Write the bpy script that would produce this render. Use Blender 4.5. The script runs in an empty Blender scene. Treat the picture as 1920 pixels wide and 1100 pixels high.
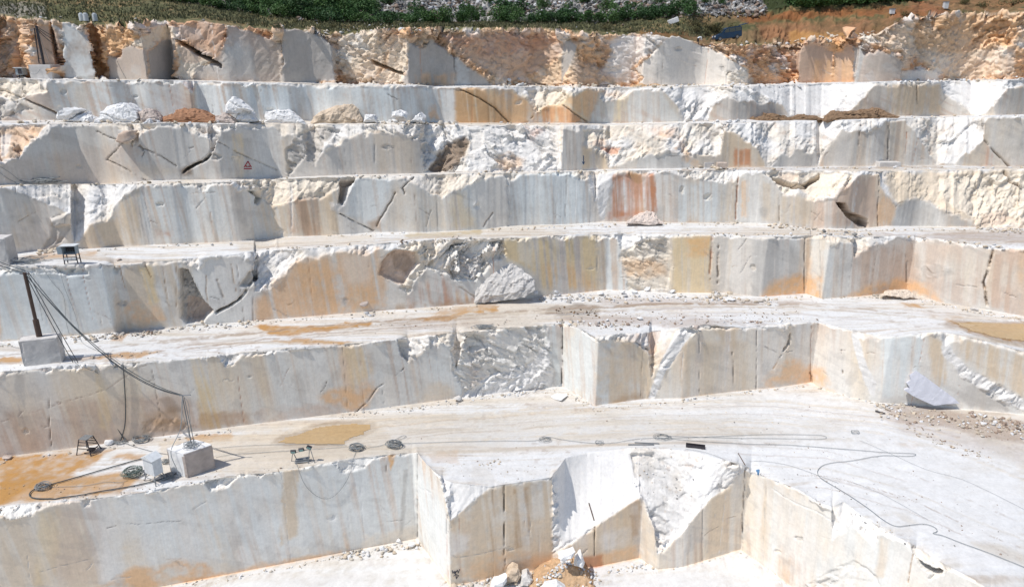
import bpy, math, random, bmesh
import numpy as np
from mathutils import Vector, Matrix

# ------------------------------------------------------------------ camera, sky, sun, exposure
scene = bpy.context.scene
PITCH = 18.5
FPX = 1297.0                       # focal length in pixels of a 1920 wide picture
cam_d = bpy.data.cameras.new('camera')
cam = bpy.data.objects.new('camera', cam_d)
scene.collection.objects.link(cam)
cam.location = (0, 0, 0)
cam.rotation_euler = (math.radians(90 - PITCH), 0, 0)
cam_d.sensor_width = 36.0
cam_d.lens = FPX / 1920 * 36
cam_d.clip_start = 0.5
cam_d.clip_end = 3000
scene.camera = cam

SUN_EL, SUN_AZ = 60.0, 244.0       # azimuth clockwise from +Y (north)
world = bpy.data.worlds.new('World')
scene.world = world
world.use_nodes = True
wn = world.node_tree
bg = wn.nodes['Background']
sky = wn.nodes.new('ShaderNodeTexSky')
sky.sky_type = 'NISHITA'
sky.sun_disc = False
sky.sun_elevation = math.radians(SUN_EL)
sky.sun_rotation = math.radians(SUN_AZ)
sky.altitude = 700
wn.links.new(sky.outputs[0], bg.inputs['Color'])
bg.inputs['Strength'].default_value = 0.11
sun_d = bpy.data.lights.new('sun', 'SUN')
sun_d.energy = 3.25
sun_d.angle = math.radians(0.53)
sun_d.color = (1.0, 0.965, 0.91)
sun = bpy.data.objects.new('sun', sun_d)
scene.collection.objects.link(sun)
_az, _el = math.radians(SUN_AZ), math.radians(SUN_EL)
SUNV = Vector((math.sin(_az)*math.cos(_el), math.cos(_az)*math.cos(_el), math.sin(_el)))
sun.rotation_euler = SUNV.to_track_quat('Z', 'Y').to_euler()
sun.location = (-60, -20, 120)
scene.view_settings.view_transform = 'Standard'
scene.view_settings.look = 'None'
scene.view_settings.exposure = 0.28
scene.view_settings.gamma = 1.0

rng = np.random.default_rng(7)
random.seed(7)
CP, SP = math.cos(math.radians(PITCH)), math.sin(math.radians(PITCH))

# ------------------------------------------------------------------ helpers
def ray(x, y):
    """direction (with Y = 1) of the sight line through photo pixel x, y"""
    a = (np.asarray(x, float) - 960) / FPX
    b = (550 - np.asarray(y, float)) / FPX
    dx = a + 0*b
    dy = CP + b*SP + 0*a
    dz = -SP + b*CP + 0*a
    return dx/dy, dz/dy

def proj(X, Y, Z):
    f = Y*CP - Z*SP
    u = Y*SP + Z*CP
    f = np.maximum(f, 0.5)
    return 960 + FPX*X/f, 550 - FPX*u/f

def lin(c):
    c = np.array(c, float)/255
    return np.where(c <= .04045, c/12.92, ((c+.055)/1.055)**2.4)

def hashf(i, j, k, s):
    h = (i.astype(np.int64)*374761393 + j.astype(np.int64)*668265263 + k.astype(np.int64)*2147483647 + s*974634777) & 0xffffffff
    h = ((h ^ (h >> 13))*1274126177) & 0xffffffff
    h = ((h ^ (h >> 16))*2246822519) & 0xffffffff
    return ((h ^ (h >> 15)) & 0xffffff)/float(0xffffff)

def vnoise(x, y, z, s=0):
    xi, yi, zi = np.floor(x), np.floor(y), np.floor(z)
    fx, fy, fz = x-xi, y-yi, z-zi
    fx = fx*fx*(3-2*fx); fy = fy*fy*(3-2*fy); fz = fz*fz*(3-2*fz)
    r = 0
    for a in (0, 1):
        wa = fx if a else 1-fx
        for b in (0, 1):
            wb = fy if b else 1-fy
            for c in (0, 1):
                wc = fz if c else 1-fz
                r = r + wa*wb*wc*hashf(xi+a, yi+b, zi+c, s)
    return r*2-1

def fbm(x, y, z, s=0, o=4):
    r, a, t = 0, 1.0, 0
    for k in range(o):
        r = r + a*vnoise(x*2**k, y*2**k, z*2**k, s+k*17); t += a; a *= .5
    return r/t

def facets(x, y, z, s=0):
    """broken-rock relief: every Voronoi cell is a tilted flat facet"""
    xi, yi, zi = np.floor(x), np.floor(y), np.floor(z)
    best = np.full(x.shape, 9e9); val = np.zeros(x.shape); tint = np.zeros(x.shape)
    for a in (-1, 0, 1):
        for b in (-1, 0, 1):
            for c in (-1, 0, 1):
                ci, cj, ck = xi+a, yi+b, zi+c
                px = ci+.5+.45*(2*hashf(ci, cj, ck, s)-1)
                py = cj+.5+.45*(2*hashf(ci, cj, ck, s+1)-1)
                pz = ck+.5+.45*(2*hashf(ci, cj, ck, s+2)-1)
                dx, dy, dz = x-px, y-py, z-pz
                d = dx*dx+dy*dy+dz*dz
                m = d < best
                h = hashf(ci, cj, ck, s+3)*2-1
                g = (hashf(ci, cj, ck, s+4)*2-1)*dx+(hashf(ci, cj, ck, s+5)*2-1)*dy+(hashf(ci, cj, ck, s+6)*2-1)*dz
                val = np.where(m, h*.55+g*1.1, val)
                tint = np.where(m, h, tint)
                best = np.where(m, d, best)
    return val, tint

def pl(s):
    return [tuple(float(v) for v in p.split(',')) for p in s.split()]

def line(s):
    p = pl(s)
    xs = [a for a, b in p]; ys = [b for a, b in p]
    return xs, ys

# ------------------------------------------------------------------ profile of the quarry, read along photo columns
# for every wall k: B = foot of the wall, F = top of the sawn face, E = edge of the terrace above
WB = {1: "-500,1250 0,1156 409,1079 782,1009 845,1098 1036,1062 1049,1066 1116,1062 1198,1045 1233,1067 1280,1062 1389,1029 1484,1098 1700,1255 1900,1400 2400,1760",
 2: "-500,920 0,857 440,799 665,771 851,747 924,738 1053,723 1116,760 1207,747 1280,746 1353,736 1462,725 1520,716 1542,729 1607,747 1650,755 1760,762 1905,775 2400,815",
 3: "-500,680 0,640 360,611 640,588 927,566 1000,558 1137,543 1257,548 1357,549 1427,556 1510,550 1540,560 1613,555 1700,546 1760,566 1847,580 1920,592 2400,660",
 4: "-500,505 20,475 73,468 167,466 300,458 433,453 547,443 640,440 707,435 807,435 907,430 957,423 1073,420 1133,415 1233,417 1380,417 1463,420 1513,428 1613,428 1663,423 1800,425 1920,428 2400,445",
 5: "-500,362 0,346 113,347 233,343 283,338 400,337 533,333 640,328 790,325 1067,320 1133,317 1437,313 1757,310 1920,312 2400,318",
 6: "-500,232 0,226 300,223 567,226 853,230 1100,231 1280,228 1560,219 1690,218 1920,215 2400,210",
 7: "-500,146 0,147 280,149 360,151 640,156 853,160 1127,162 1493,156 1920,148 2400,146"}
WE = {1: "-500,1035 0,950 68,942 101,941 188,933 273,921 352,906 384,901 447,889 500,886 560,877 600,869 640,861 731,851 782,847 800,870 825,893 845,903 916,912 945,908 1034,894 1038,888 1044,880 1060,858 1100,846 1200,838 1300,846 1398,874 1440,895 1498,917 1531,939 1560,950 1582,940 1596,950 1610,962 1650,985 1705,1018 1725,1028 1782,1064 1847,1098 2000,1190 2400,1450",
 2: "-500,755 0,698 33,695 117,684 207,682 287,676 407,665 640,645 743,634 820,627 870,622 980,611 1027,607 1055,605 1087,616 1116,633 1157,627 1240,618 1280,613 1323,608 1390,613 1480,606 1530,602 1600,619 1657,631 1707,626 1763,621 1813,631 1880,646 1920,658 2400,735",
 3: "-500,540 0,500 133,496 213,496 333,487 390,481 447,476 520,468 640,463 740,454 797,451 853,447 940,447 1040,441 1120,439 1280,439 1363,439 1417,445 1480,444 1547,442 1610,446 1680,441 1720,442 1780,451 1813,456 1860,464 1920,466 2400,500",
 4: "-500,352 0,350 50,346 117,346 267,345 433,340 550,335 640,331 793,329 887,326 953,324 1073,322 1280,319 1547,319 1650,321 1920,316 2400,314",
 5: "-500,233 0,233 83,234 333,232 533,233 640,234 1007,235 1280,232 1397,230 1580,226 1697,222 1843,219 1920,217 2400,210",
 6: "-500,146 0,148 67,150 280,151 360,153 640,158 853,163 1127,165 1280,163 1493,159 1647,154 1920,149 2400,146",
 7: "-500,10 0,28 60,34 117,38 190,44 250,47 293,42 330,38 377,37 427,44 480,52 527,56 570,55 633,62 740,54 840,52 1023,55 1133,62 1207,62 1263,66 1290,72 1347,82 1420,82 1480,78 1580,68 1647,55 1697,33 1747,24 1920,20 2400,5"}
WF = {1: "-500,1040 0,972 60,966 68,956 101,943 188,935 273,922 352,907 384,902 392,912 404,917 425,912 447,890 560,879 600,871 626,868 640,880 660,882 682,875 700,860 731,852 782,848 825,896 838,950 845,976 880,944 916,914 945,909 1034,896 1036,897 1036.8,1036 1049,1033 1116,987 1204,929 1227,987 1233,1040 1280,996 1316,954 1334,933 1364,914 1398,876 1440,896 1498,918 1531,940 1558,957 1560,1015 1575,1000 1596,978 1615,1000 1640,1022 1650,1000 1665,1006 1705,1022 1720,1045 1782,1068 1847,1100 2000,1193 2400,1453",
 2: "-500,760 0,703 33,697 167,687 178,697 190,697 207,687 287,678 407,667 418,675 433,680 453,664 640,648 743,636 755,660 763,677 790,664 820,642 835,643 850,660 856,690 870,628 980,613 1027,609 1055,607 1087,617 1117,637 1157,632 1200,650 1217,662 1222,700 1228,690 1273,622 1300,625 1323,612 1390,616 1466,612 1470,622 1480,609 1530,604 1598,621 1608,635 1657,634 1707,629 1730,632 1763,625 1772,645 1813,634 1880,650 1920,662 2400,740",
 3: "-500,550 0,515 10,505 30,500 150,497 158,508 167,497 213,498 333,490 355,492 370,498 390,483 447,478 464,480 476,500 478,545 500,545 527,520 550,493 577,478 640,473 730,464 800,458 812,480 850,452 945,449 1040,443 1060,450 1080,442 1157,443 1165,465 1185,470 1200,450 1280,443 1363,441 1417,448 1480,447 1547,446 1557,463 1575,450 1600,449 1603,477 1647,457 1680,443 1720,443 1780,453 1860,467 1920,470 2400,503",
 4: "-500,360 0,352 10,352 70,375 133,400 132,430 140,459 167,417 200,413 213,387 233,363 263,348 333,347 370,346 385,360 395,346 433,342 445,354 480,357 491,372 498,372 510,388 540,375 640,335 740,333 755,333 775,345 830,368 870,350 895,332 953,328 1050,325 1073,330 1105,335 1115,372 1122,345 1157,325 1233,322 1285,325 1310,332 1350,340 1375,340 1384,325 1427,324 1450,333 1467,363 1507,355 1527,370 1563,372 1607,328 1650,323 1653,350 1677,380 1700,375 1710,367 1773,393 1810,410 1830,421 2400,440",
 5: "-500,300 0,305 20,300 37,297 57,270 83,242 110,236 217,235 240,243 248,268 256,272 263,250 293,236 337,237 367,247 390,257 397,285 408,262 412,240 533,238 545,250 567,263 575,290 590,310 600,280 640,262 680,246 740,246 780,258 791,267 794,322 1050,320 1056,242 1087,247 1093,273 1135,292 1142,314 1187,300 1233,280 1280,288 1350,290 1357,240 1393,257 1417,270 1440,311 1467,287 1490,267 1512,282 1530,280 1535,308 1542,287 1560,262 1580,240 1650,239 1657,228 1697,226 1717,247 1740,280 1757,306 1790,303 1843,262 1846,230 1853,221 1920,220 2400,214",
 6: "-500,225 0,216 33,183 83,172 88,152 280,153 340,155 360,170 364,156 640,160 853,165 960,166 985,182 1003,212 1027,197 1053,197 1060,182 1100,168 1123,169 1128,188 1143,190 1187,169 1240,167 1270,200 1285,226 1325,226 1337,200 1360,180 1385,188 1407,185 1427,195 1457,190 1480,213 1500,218 1580,215 1587,206 1613,187 1643,158 1763,158 1780,183 1803,197 1830,215 1850,212 1867,193 1890,166 1920,161 2400,160"}
WF[7] = WE[7]
RELIEF = {3: "-500,-1.4 216,-1.4 232,0 2400,0", 
 6: "-500,-1.6 364,-1.6 378,0 2400,0",
 7: "-500,0 60,2 73,0 110,0 117,2 119,-1 183,-1 186,3 200,1 277,-3 330,2.5 334,0 370,-1 425,-1 527,-.5 531,-2 628,0 634,3 750,3 765,0 853,0 856,.5 920,2 1000,4 1100,3 1190,2 1204,-1 1400,0 1410,2 1488,3 1493,0 1600,.2 1603,-1 1693,-.6 1700,2 1920,2 2400,2"}
CREST = "-500,-90 0,-30 200,-12 317,0 480,26 640,42 1140,42 1280,28 1363,25 1460,18 1520,14 1713,2 1920,-14 2400,-60"
xs = np.concatenate([np.arange(-400, -20, 14), np.arange(-20, 1944, 2.15), np.arange(1944, 2330, 14)])
extra = []
for d in (WB, WE, WF):
    for s in d.values():
        extra += [a for a, b in pl(s) if -20 < a < 1940]
xs = np.unique(np.concatenate([xs, np.array(extra)]))
xs = xs[np.concatenate([[True], np.diff(xs) > 0.55])]
NC = len(xs)

def at(s):
    a, b = line(s)
    return np.interp(xs, a, b)
def smooth(a, n):
    k = np.ones(n)/n
    return np.convolve(np.pad(a, (n//2, n-1-n//2), mode='edge'), k, 'valid')
def jit(sc, s, amp):                 # chipped edge: small flat-bottomed bites
    q = fbm(xs/sc, 0*xs+s, 0*xs, s, 3)
    return amp*np.maximum(0, q-.05)*2.2

B = {k: at(WB[k]) for k in WB}
E = {k: at(WE[k]) for k in WE}
F = {k: at(WF[k]) for k in WF}
for k in range(1, 7):
    clean = F[k]-E[k] < 5
    F[k] = F[k] + jit(9, k, np.where(clean, 2.6, 4 if k > 1 else 2.0)) + 1.0
    kn = -400+np.cumsum(rng.uniform(3, 22, 400)); kv = rng.uniform(-1, 1, 400)*rng.uniform(.2, 1, 400)
    F[k] = F[k] + np.where(clean, 0, np.interp(xs, kn, kv)*(3.4 if k > 1 else 1.5))
    big = rng.uniform(-400, 2300, 46)               # spalls broken out of the lip
    for c_ in big:
        w_ = rng.uniform(4, 22); d_ = rng.uniform(1.5, 7)*(1.3 if k in (4, 5, 3) else .8)
        if 775 < c_ < 1060 and k == 1: continue
        sh = np.interp((xs-c_)/w_, [-1, rng.uniform(-.7, -.2), rng.uniform(-.1, .3), rng.uniform(.4, .8), 1], [0, rng.uniform(.4, .9), 1, rng.uniform(.2, .7), 0])
        F[k] = F[k] + d_*sh
    E[k] = E[k] + .6*jit(14, k+20, 1.0)
    F[k] = np.maximum(F[k], E[k]+.8)
    F[k] = np.minimum(F[k], B[k]-.2)
kn = -400+np.cumsum(rng.uniform(2.5, 16, 600)); kv = rng.uniform(-1, 1, 600)*rng.uniform(.2, 1, 600)
E[7] = E[7]+np.interp(xs, kn, kv)*5.5+1.5
F[7] = E[7]+.1
L0 = -50.0
YB, YE, ZB = {}, {}, {}

def wall_pt(x, y, xb, yb, zb):
    """point of the sight line (x, y) on the upright wall that stands on the plan curve of the columns"""
    dx, dz = ray(x, y)
    Y = np.interp(x, xs, yb)
    Xc = x.copy() if hasattr(x, 'copy') else x
    for _ in range(6):
        X, Z = dx*Y, dz*Y
        xf, _y = proj(X, Y, np.interp(Xc, xs, zb))
        Xc = .5*Xc + .5*xf
        Y = np.interp(Xc, xs, yb)
    return dx*Y, Y, dz*Y

planes = {}
for k in range(1, 8):
    rdx, rdz = ray(xs, B[k])
    if k == 1:
        yb = L0/rdz
    else:
        a, b = planes[k-1]
        yb = a/(rdz - b*rdx)         # z = a + b X
        if k >= 4:
            gap = yb-YE[k-1]
            gap = np.clip(smooth(gap, 60), {4: 2.5, 5: 2.5, 6: 3.5, 7: 2.5}[k], 14 if k < 7 else 5)
            yb = YE[k-1]+gap
            yb = smooth(yb, 25)
            yb = np.maximum(yb, YE[k-1]+1.0)
    if k in RELIEF:
        yb = yb + at(RELIEF[k])
    YB[k] = yb
    ZB[k] = rdz*yb
    X, Y, Z = wall_pt(xs, E[k], xs, YB[k], ZB[k])
    X2, Y2, Z2 = wall_pt(xs, F[k], xs, YB[k], ZB[k])
    clean = (F[k]-E[k] < 6) & (xs > 0) & (xs < 1920)
    if k in (1, 2, 3):
        A = np.stack([np.ones(clean.sum()), X[clean]], 1)
        w = np.linalg.lstsq(A, Z[clean], rcond=None)[0]
    else:
        A = np.stack([np.ones(clean.sum()), X[clean]], 1)
        w = np.linalg.lstsq(A, Z[clean], rcond=None)[0]
    planes[k] = (w[0], w[1])
    edx, edz = ray(xs, E[k])
    rise = np.maximum(0, Z-Z2)
    if k == 1:
        ye = w[0]/(edz-w[1]*edx)
        big = np.interp(xs, [1034, 1050, 1380, 1396], [0, 1, 1, 0])
        ye = Y+np.clip(ye-Y, .25*rise, np.maximum(.9*rise, 26*big))
        pe = w[0]/(edz-w[1]*edx)
        ye = np.where((xs > 1034.5) & (xs < 1382), pe, ye)
    elif k == 7:
        ye = Y+6*np.ones(NC)
    else:
        ye = Y+(.55 if k > 2 else .42)*rise
    YE[k] = ye
    print('wall', k, 'plane', w, 'resid', np.abs(Z[clean]-w[0]-w[1]*X[clean]).max(), 'Y', YB[k].min(), YB[k].max())

# rows: list of (seg id, arrays of px y, mode)
ROWS = {1: 112, 2: 76, 3: 72, 4: 64, 5: 56, 6: 44, 7: 66}
PR = {1: 120, 2: 66, 3: 34, 4: 12, 5: 12, 6: 4}
PX, PYY, PZ, SEG, SLO = [], [], [], [], []
def push(X, Y, Z, seg, slo):
    PX.append(X); PYY.append(Y); PZ.append(Z); SEG.append(np.full(NC, seg)); SLO.append(slo+np.zeros(NC))

# bottom floor, from below the camera to the foot of wall 1
rdx, rdz = ray(xs, B[1])
for t in np.concatenate([np.linspace(0, .6, 10, endpoint=False), np.linspace(.6, 1, 70, endpoint=False)]):
    Y = 6 + (YB[1]-6)*t
    xx = 960+(xs-960)*(1-.0*t)
    X = rdx*YB[1]*(0.9+.1*t) if t < .6 else rdx*YB[1]*(0.9+.1*t)
    X = rdx*YB[1]
    push(X, Y, np.full(NC, L0), 10, 0)
bounds = []
for k in range(1, 8):
    n = ROWS[k]
    h = B[k]-E[k]
    rf = np.clip(np.round(n*(B[k]-F[k])/h), 0, n)
    X2, Y2, Z2 = wall_pt(xs, F[k], xs, YB[k], ZB[k])
    for i in range(n):
        tl = np.where(rf > 0, i/np.maximum(rf, 1), 1)
        tu = np.where(rf < n, (i-rf)/np.maximum(n-rf, 1), 0)
        low = i <= rf
        y = np.where(low, B[k]+(F[k]-B[k])*np.clip(tl, 0, 1), F[k]+(E[k]-F[k])*np.clip(tu, 0, 1))
        X, Y, Z = wall_pt(xs, y, xs, YB[k], ZB[k])
        # slope part: straight from F point to E point
        edx, edz = ray(xs, E[k])
        tt = np.clip(tu, 0, 1)
        ZF, ZE = Z2, edz*YE[k]
        sx, sz = ray(xs, y)
        # intersect sight line with the straight segment in (Y, Z)
        dY, dZ = YE[k]-Y2, ZE-ZF
        den = sz*dY-dZ
        s = np.where(np.abs(den) > 1e-6, (ZF-sz*Y2)/np.where(np.abs(den) > 1e-6, den, 1), tt)
        s = np.clip(s, 0, 1)
        Ys = Y2+dY*s
        if k == 1:
            Ysm = smooth(np.where(low, Y2, Ys), 71)
            mk = np.interp(xs, [1150, 1185, 1265, 1300], [0, 1, 1, 0])*np.clip(tt*5, 0, 1)
            Ys = Ys+(Ysm-Ys)*mk
        Y = np.where(low, Y, Ys)
        X = sx*Y; Z = sz*Y
        push(X, Y, Z, k, np.where(low, 0., 1.) if k < 7 else np.ones(NC))
    # terrace above
    edx, edz = ray(xs, E[k])
    E3 = (edx*YE[k], YE[k], edz*YE[k])
    if k < 7:
        bdx, bdz = ray(xs, B[k+1])
        B3 = (bdx*YB[k+1], YB[k+1], bdz*YB[k+1])
        rE, rB = E3[2]-planes[k][0]-planes[k][1]*E3[0], B3[2]-planes[k][0]-planes[k][1]*B3[0]
        rEs, rBs = smooth(smooth(rE, 81), 61), smooth(smooth(rB, 81), 61)
        m = PR[k]
        for i in range(m):
            # even steps in picture height
            y = E[k]+(B[k+1]-E[k])*(i/m)
            sx, sz = ray(xs, y)
            dY, dZ = B3[1]-E3[1], B3[2]-E3[2]
            den = sz*dY-dZ
            s = np.where(np.abs(den) > 1e-4, (E3[2]-sz*E3[1])/np.where(np.abs(den) > 1e-4, den, 1), i/m)
            s = np.clip(np.where(np.abs(den) > .05, s, i/m), 0, 1)
            px_, py_ = E3[0]+(B3[0]-E3[0])*s, E3[1]+dY*s
            pz_ = planes[k][0]+planes[k][1]*px_ + rEs*(1-s)+rBs*s + (rE-rEs)*np.exp(-s*dY/.8) + (rB-rBs)*np.exp(-(1-s)*dY/.8)
            pz_ = np.where(dY < 5, E3[2]+dZ*s, pz_)
            push(px_, py_, pz_, 10+k, 0)
# upper ground: from the top of wall 7 to the crest
C = at(CREST)
cdx, cdz = ray(xs, C)
YC = 128+6*fbm(xs/200, 0*xs, 0*xs, 5, 2)+np.interp(xs, [1280, 1500], [0, 8])
edx, edz = ray(xs, E[7])
flat = np.interp(xs, [1290, 1340, 1480, 1640], [0, 1, 1, 0])
for i in range(48):
    t = i/47
    Y = YE[7]+(YC-YE[7])*t
    Z0, Z1 = edz*YE[7], cdz*YC
    tz = t*(1-flat)+flat*np.clip((t-.42)/.58, 0, 1)
    X = edx*Y
    push(X, Y, Z0+(Z1-Z0)*tz, 20, 0)
# hillside beyond
n = 130
for i in range(1, n):
    t = i/(n-1)
    Y = YC+ (t**1.7)*160
    Z = cdz*YC + (t**1.9)*np.interp(xs, [0, 1100, 1500, 1920], [62, 62, 52, 44])
    push(edx*Y*(1+.25*t), Y, Z, 21, 0)
X = np.array(PX); Y = np.array(PYY); Z = np.array(PZ); SEG = np.array(SEG); SLO = np.array(SLO)
NR = X.shape[0]
print('grid', NR, NC, NR*NC)
SX, SY = proj(X, Y, Z)

# ------------------------------------------------------------------ surface fields
PAL = dict(m=(188,170,147), g=(202,197,191), b=(195,200,202), w=(220,219,217), e=(211,198,179), o=(200,164,126), r=(170,118,86), y=(204,184,148),
           d=(112,94,78), p=(176,154,138), k=(48,40,34), s=(158,155,152), R=(158,96,58), O=(200,151,90), G=(92,92,62), t=(230,213,190),
           W=(243,242,242), B=(150,120,88), l=(218,208,194), n=(62,70,42), q=(202,165,131))
KW, KF = .745, 1.37                    # light that a wall / a floor gets: apparent colour -> surface colour
def alb(c, k):
    v = lin(PAL[c])/k
    return v*min(1, .8/v.max())
seg_wall = (SEG <= 7)
isfloor = (SEG >= 10) & (SEG < 20)
P1x, P1y, P1z = X*1.0, Y*1.0, Z*1.0

col = np.zeros((NR, NC, 3))
rough = np.zeros((NR, NC))            # amplitude of broken relief, metres
shift = np.zeros((NR, NC))            # push along the normal, metres
# block panels of the sawn faces: every sawn block has a slightly different tone
pan = np.zeros((NR, NC)); pan2 = np.zeros((NR, NC))
for k in range(1, 8):
    m = SEG[:, 0] == k
    cuts = [-90.]
    while cuts[-1] < 130: cuts.append(cuts[-1]+rng.uniform(3, 11))
    idx = np.searchsorted(cuts, P1x[m])
    v = rng.uniform(-1, 1, 60); v2 = rng.uniform(-1, 1, 60)
    pan[m] = v[idx % 60]; pan2[m] = v2[idx % 60]
lowf = fbm(P1x*.05, P1y*.05, P1z*.09, 3, 4)
midf = fbm(P1x*.35, P1y*.3, P1z*.35, 4, 4)
finf = fbm(P1x*1.7, P1y*1.7, P1z*1.7, 6, 3)
skew = P1x+P1z*.10
strk = fbm(skew*2.6, P1y*.7, P1z*.05+SEG*3.1, 8, 5)*1.15      # rain streaks
gate = np.clip(.5+2.2*fbm(P1x*.09, P1y*.05, P1z*.10+SEG*5, 19, 3), 0, 1)
strk2 = fbm(skew*.55, P1y*.2, P1z*.06+SEG*1.7, 9, 3)
strata = fbm((P1x*.45+P1z)*1.3, P1y*.2, (P1x-P1z*.4)*.12, 12, 4)

wallc = alb('g', KW)[None, None]*np.ones((NR, NC, 1))
def mixc(base, c, w):
    return base+(np.array(c)[None, None]-base)*np.clip(w, 0, 1)[..., None]
wallc = mixc(wallc, alb('b', KW), .30+.9*lowf+.35*pan)
wallc = mixc(wallc, alb('e', KW), np.clip(.20+1.1*strk2+.4*pan2-.8*lowf, 0, .85))
wallc = mixc(wallc, alb('w', KW), np.clip(1.7*strk-.2, 0, .5)*(.25+.75*gate))
wallc = mixc(wallc, alb('p', KW), np.clip(-1.9*strk-.2, 0, .55)*gate)
wallc = mixc(wallc, alb('o', KW), np.clip(-2*fbm(skew*1.1, P1y*.7, P1z*.03+SEG, 18, 4)-.45, 0, .45)*gate**2)
wallc = mixc(wallc, alb('s', KW), np.clip(2*fbm(P1x*.8, P1y*.8, P1z*.5, 29, 5)-.35, 0, .35))
wallc = mixc(wallc, alb('s', KW), np.clip(1.3*strata-.15, 0, .28))
up = np.select([SEG == 1, SEG == 2, SEG == 3, SEG == 4, SEG == 5, SEG == 6], [0, .1, .15, .2, .42, .42], .6)
wallc = mixc(wallc, alb('s', KW)*np.array([1.06, 1.0, .95]), up*np.clip(.8+.8*lowf, 0, 1.2))
wallc = mixc(wallc, alb('p', KW), np.where(SEG >= 6, np.clip(2.2*strata-.1, 0, .45), 0))
wallc *= (1+.03*pan+.045*midf+.035*finf)[..., None]

floorc = alb('W', KF)[None, None]*np.ones((NR, NC, 1))
track = fbm(P1x*.06+P1y*.02, P1y*1.1-P1x*.05, P1z*0+SEG*2.3, 15, 4)
floorc = mixc(floorc, alb('t', KF), np.clip(.08+1.0*track+.9*lowf, 0, .65))
floorc = mixc(floorc, alb('p', KF), np.clip(1.6*track-.45+.5*midf, 0, .35))
fine_tr = fbm(P1x*.22+P1y*.05, P1y*4.2-P1x*.25, P1z*0+SEG*1.3, 16, 4)
floorc = mixc(floorc, alb('l', KF), np.clip(2.6*fine_tr-.25+.5*lowf, 0, .65))
floorc = mixc(floorc, alb('p', KF), np.clip(3*fbm(P1x*1.2, P1y*1.6, P1z, 17, 4)-1.0, 0, .35))
floorc *= (1+.05*midf+.07*finf)[..., None]

slopec = alb('W', 1.15)[None, None]*np.ones((NR, NC, 1))
slopec = mixc(slopec, alb('e', KW), np.clip(.22+.9*midf+.7*lowf, 0, .65))
slopec = mixc(slopec, alb('s', KW), np.clip(1.5*strata-.25, 0, .45))
slopec = mixc(slopec, alb('p', KW), np.clip(2.5*finf-.9+midf, 0, .4))
rockc = alb('q', .72)[None, None]*np.ones((NR, NC, 1))
rockc = mixc(rockc, alb('t', KF), np.clip(.3+1.3*midf+.6*lowf, 0, .8))
rockc = mixc(rockc, alb('r', .7), np.clip(-.1-1.5*lowf+.8*finf, 0, .6))
rk1, rk1t = facets(P1x*.45+.3*midf, P1y*.4, P1z*.8+P1x*.3, 101)
rockc = mixc(rockc, alb('W', .95), np.clip(1.6*rk1t-.75+.8*midf, 0, .75))
rockc = mixc(rockc, alb('p', .75), np.clip(-1.6*rk1t-.8+.6*midf, 0, .7))
rockc = mixc(rockc, alb('d', .8), np.clip(2.5*finf-1.1-.5*midf, 0, .5))

w7 = SEG == 7
col = np.where(seg_wall[..., None], np.where(SLO[..., None] > .5, slopec, wallc), floorc)
col = np.where(w7[..., None], rockc, col)
rough = np.where(seg_wall, np.where(SLO > .5, .34, .012), .02)
rough = np.where(w7, 1.05, rough)
# fallen crumbs and dust at the foot of walls and along edges
g20 = SEG == 20
grass = alb('G', 1.0)[None, None]*(1+.5*finf[..., None]+.3*midf[..., None])
col = np.where(g20[..., None], grass, col)
col = np.where(g20[..., None], mixc(col, alb('B', 1.0), np.clip(.9*midf+.9*finf, 0, .8)), col)
rough = np.where(g20, .22, rough)
h21 = SEG == 21
scree = alb('s', 1.35)[None, None]*(1+.4*finf[..., None])
col = np.where(h21[..., None], scree, col)
rough = np.where(h21, .8, rough)

WOB = (1.7*fbm(P1x*.9, P1y*.9, P1z*.9, 21, 3)+1.5*facets(P1x*.75, P1y*.75, P1z*.75, 23)[0], 1.7*fbm(P1x*.9, P1y*.9, P1z*.9, 22, 3)+1.5*facets(P1x*.7, P1y*.7, P1z*.7, 24)[0])

def poly_dist(px, py, poly, closed=True):
    """signed distance, positive inside"""
    d = np.full(px.shape, 1e9); ins = np.zeros(px.shape, bool)
    n = len(poly)
    for i in range(n if closed else n-1):
        x0, y0 = poly[i]; x1, y1 = poly[(i+1) % n]
        ex, ey = x1-x0, y1-y0
        t = np.clip(((px-x0)*ex+(py-y0)*ey)/(ex*ex+ey*ey+1e-9), 0, 1)
        d = np.minimum(d, np.hypot(px-x0-t*ex, py-y0-t*ey))
        if closed:
            c = ((y0 > py) != (y1 > py))
            ins ^= c & (px < (x1-x0)*(py-y0)/((y1-y0) if y1 != y0 else 1e-9)+x0)
    return np.where(ins, d, -d) if closed else d

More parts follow.
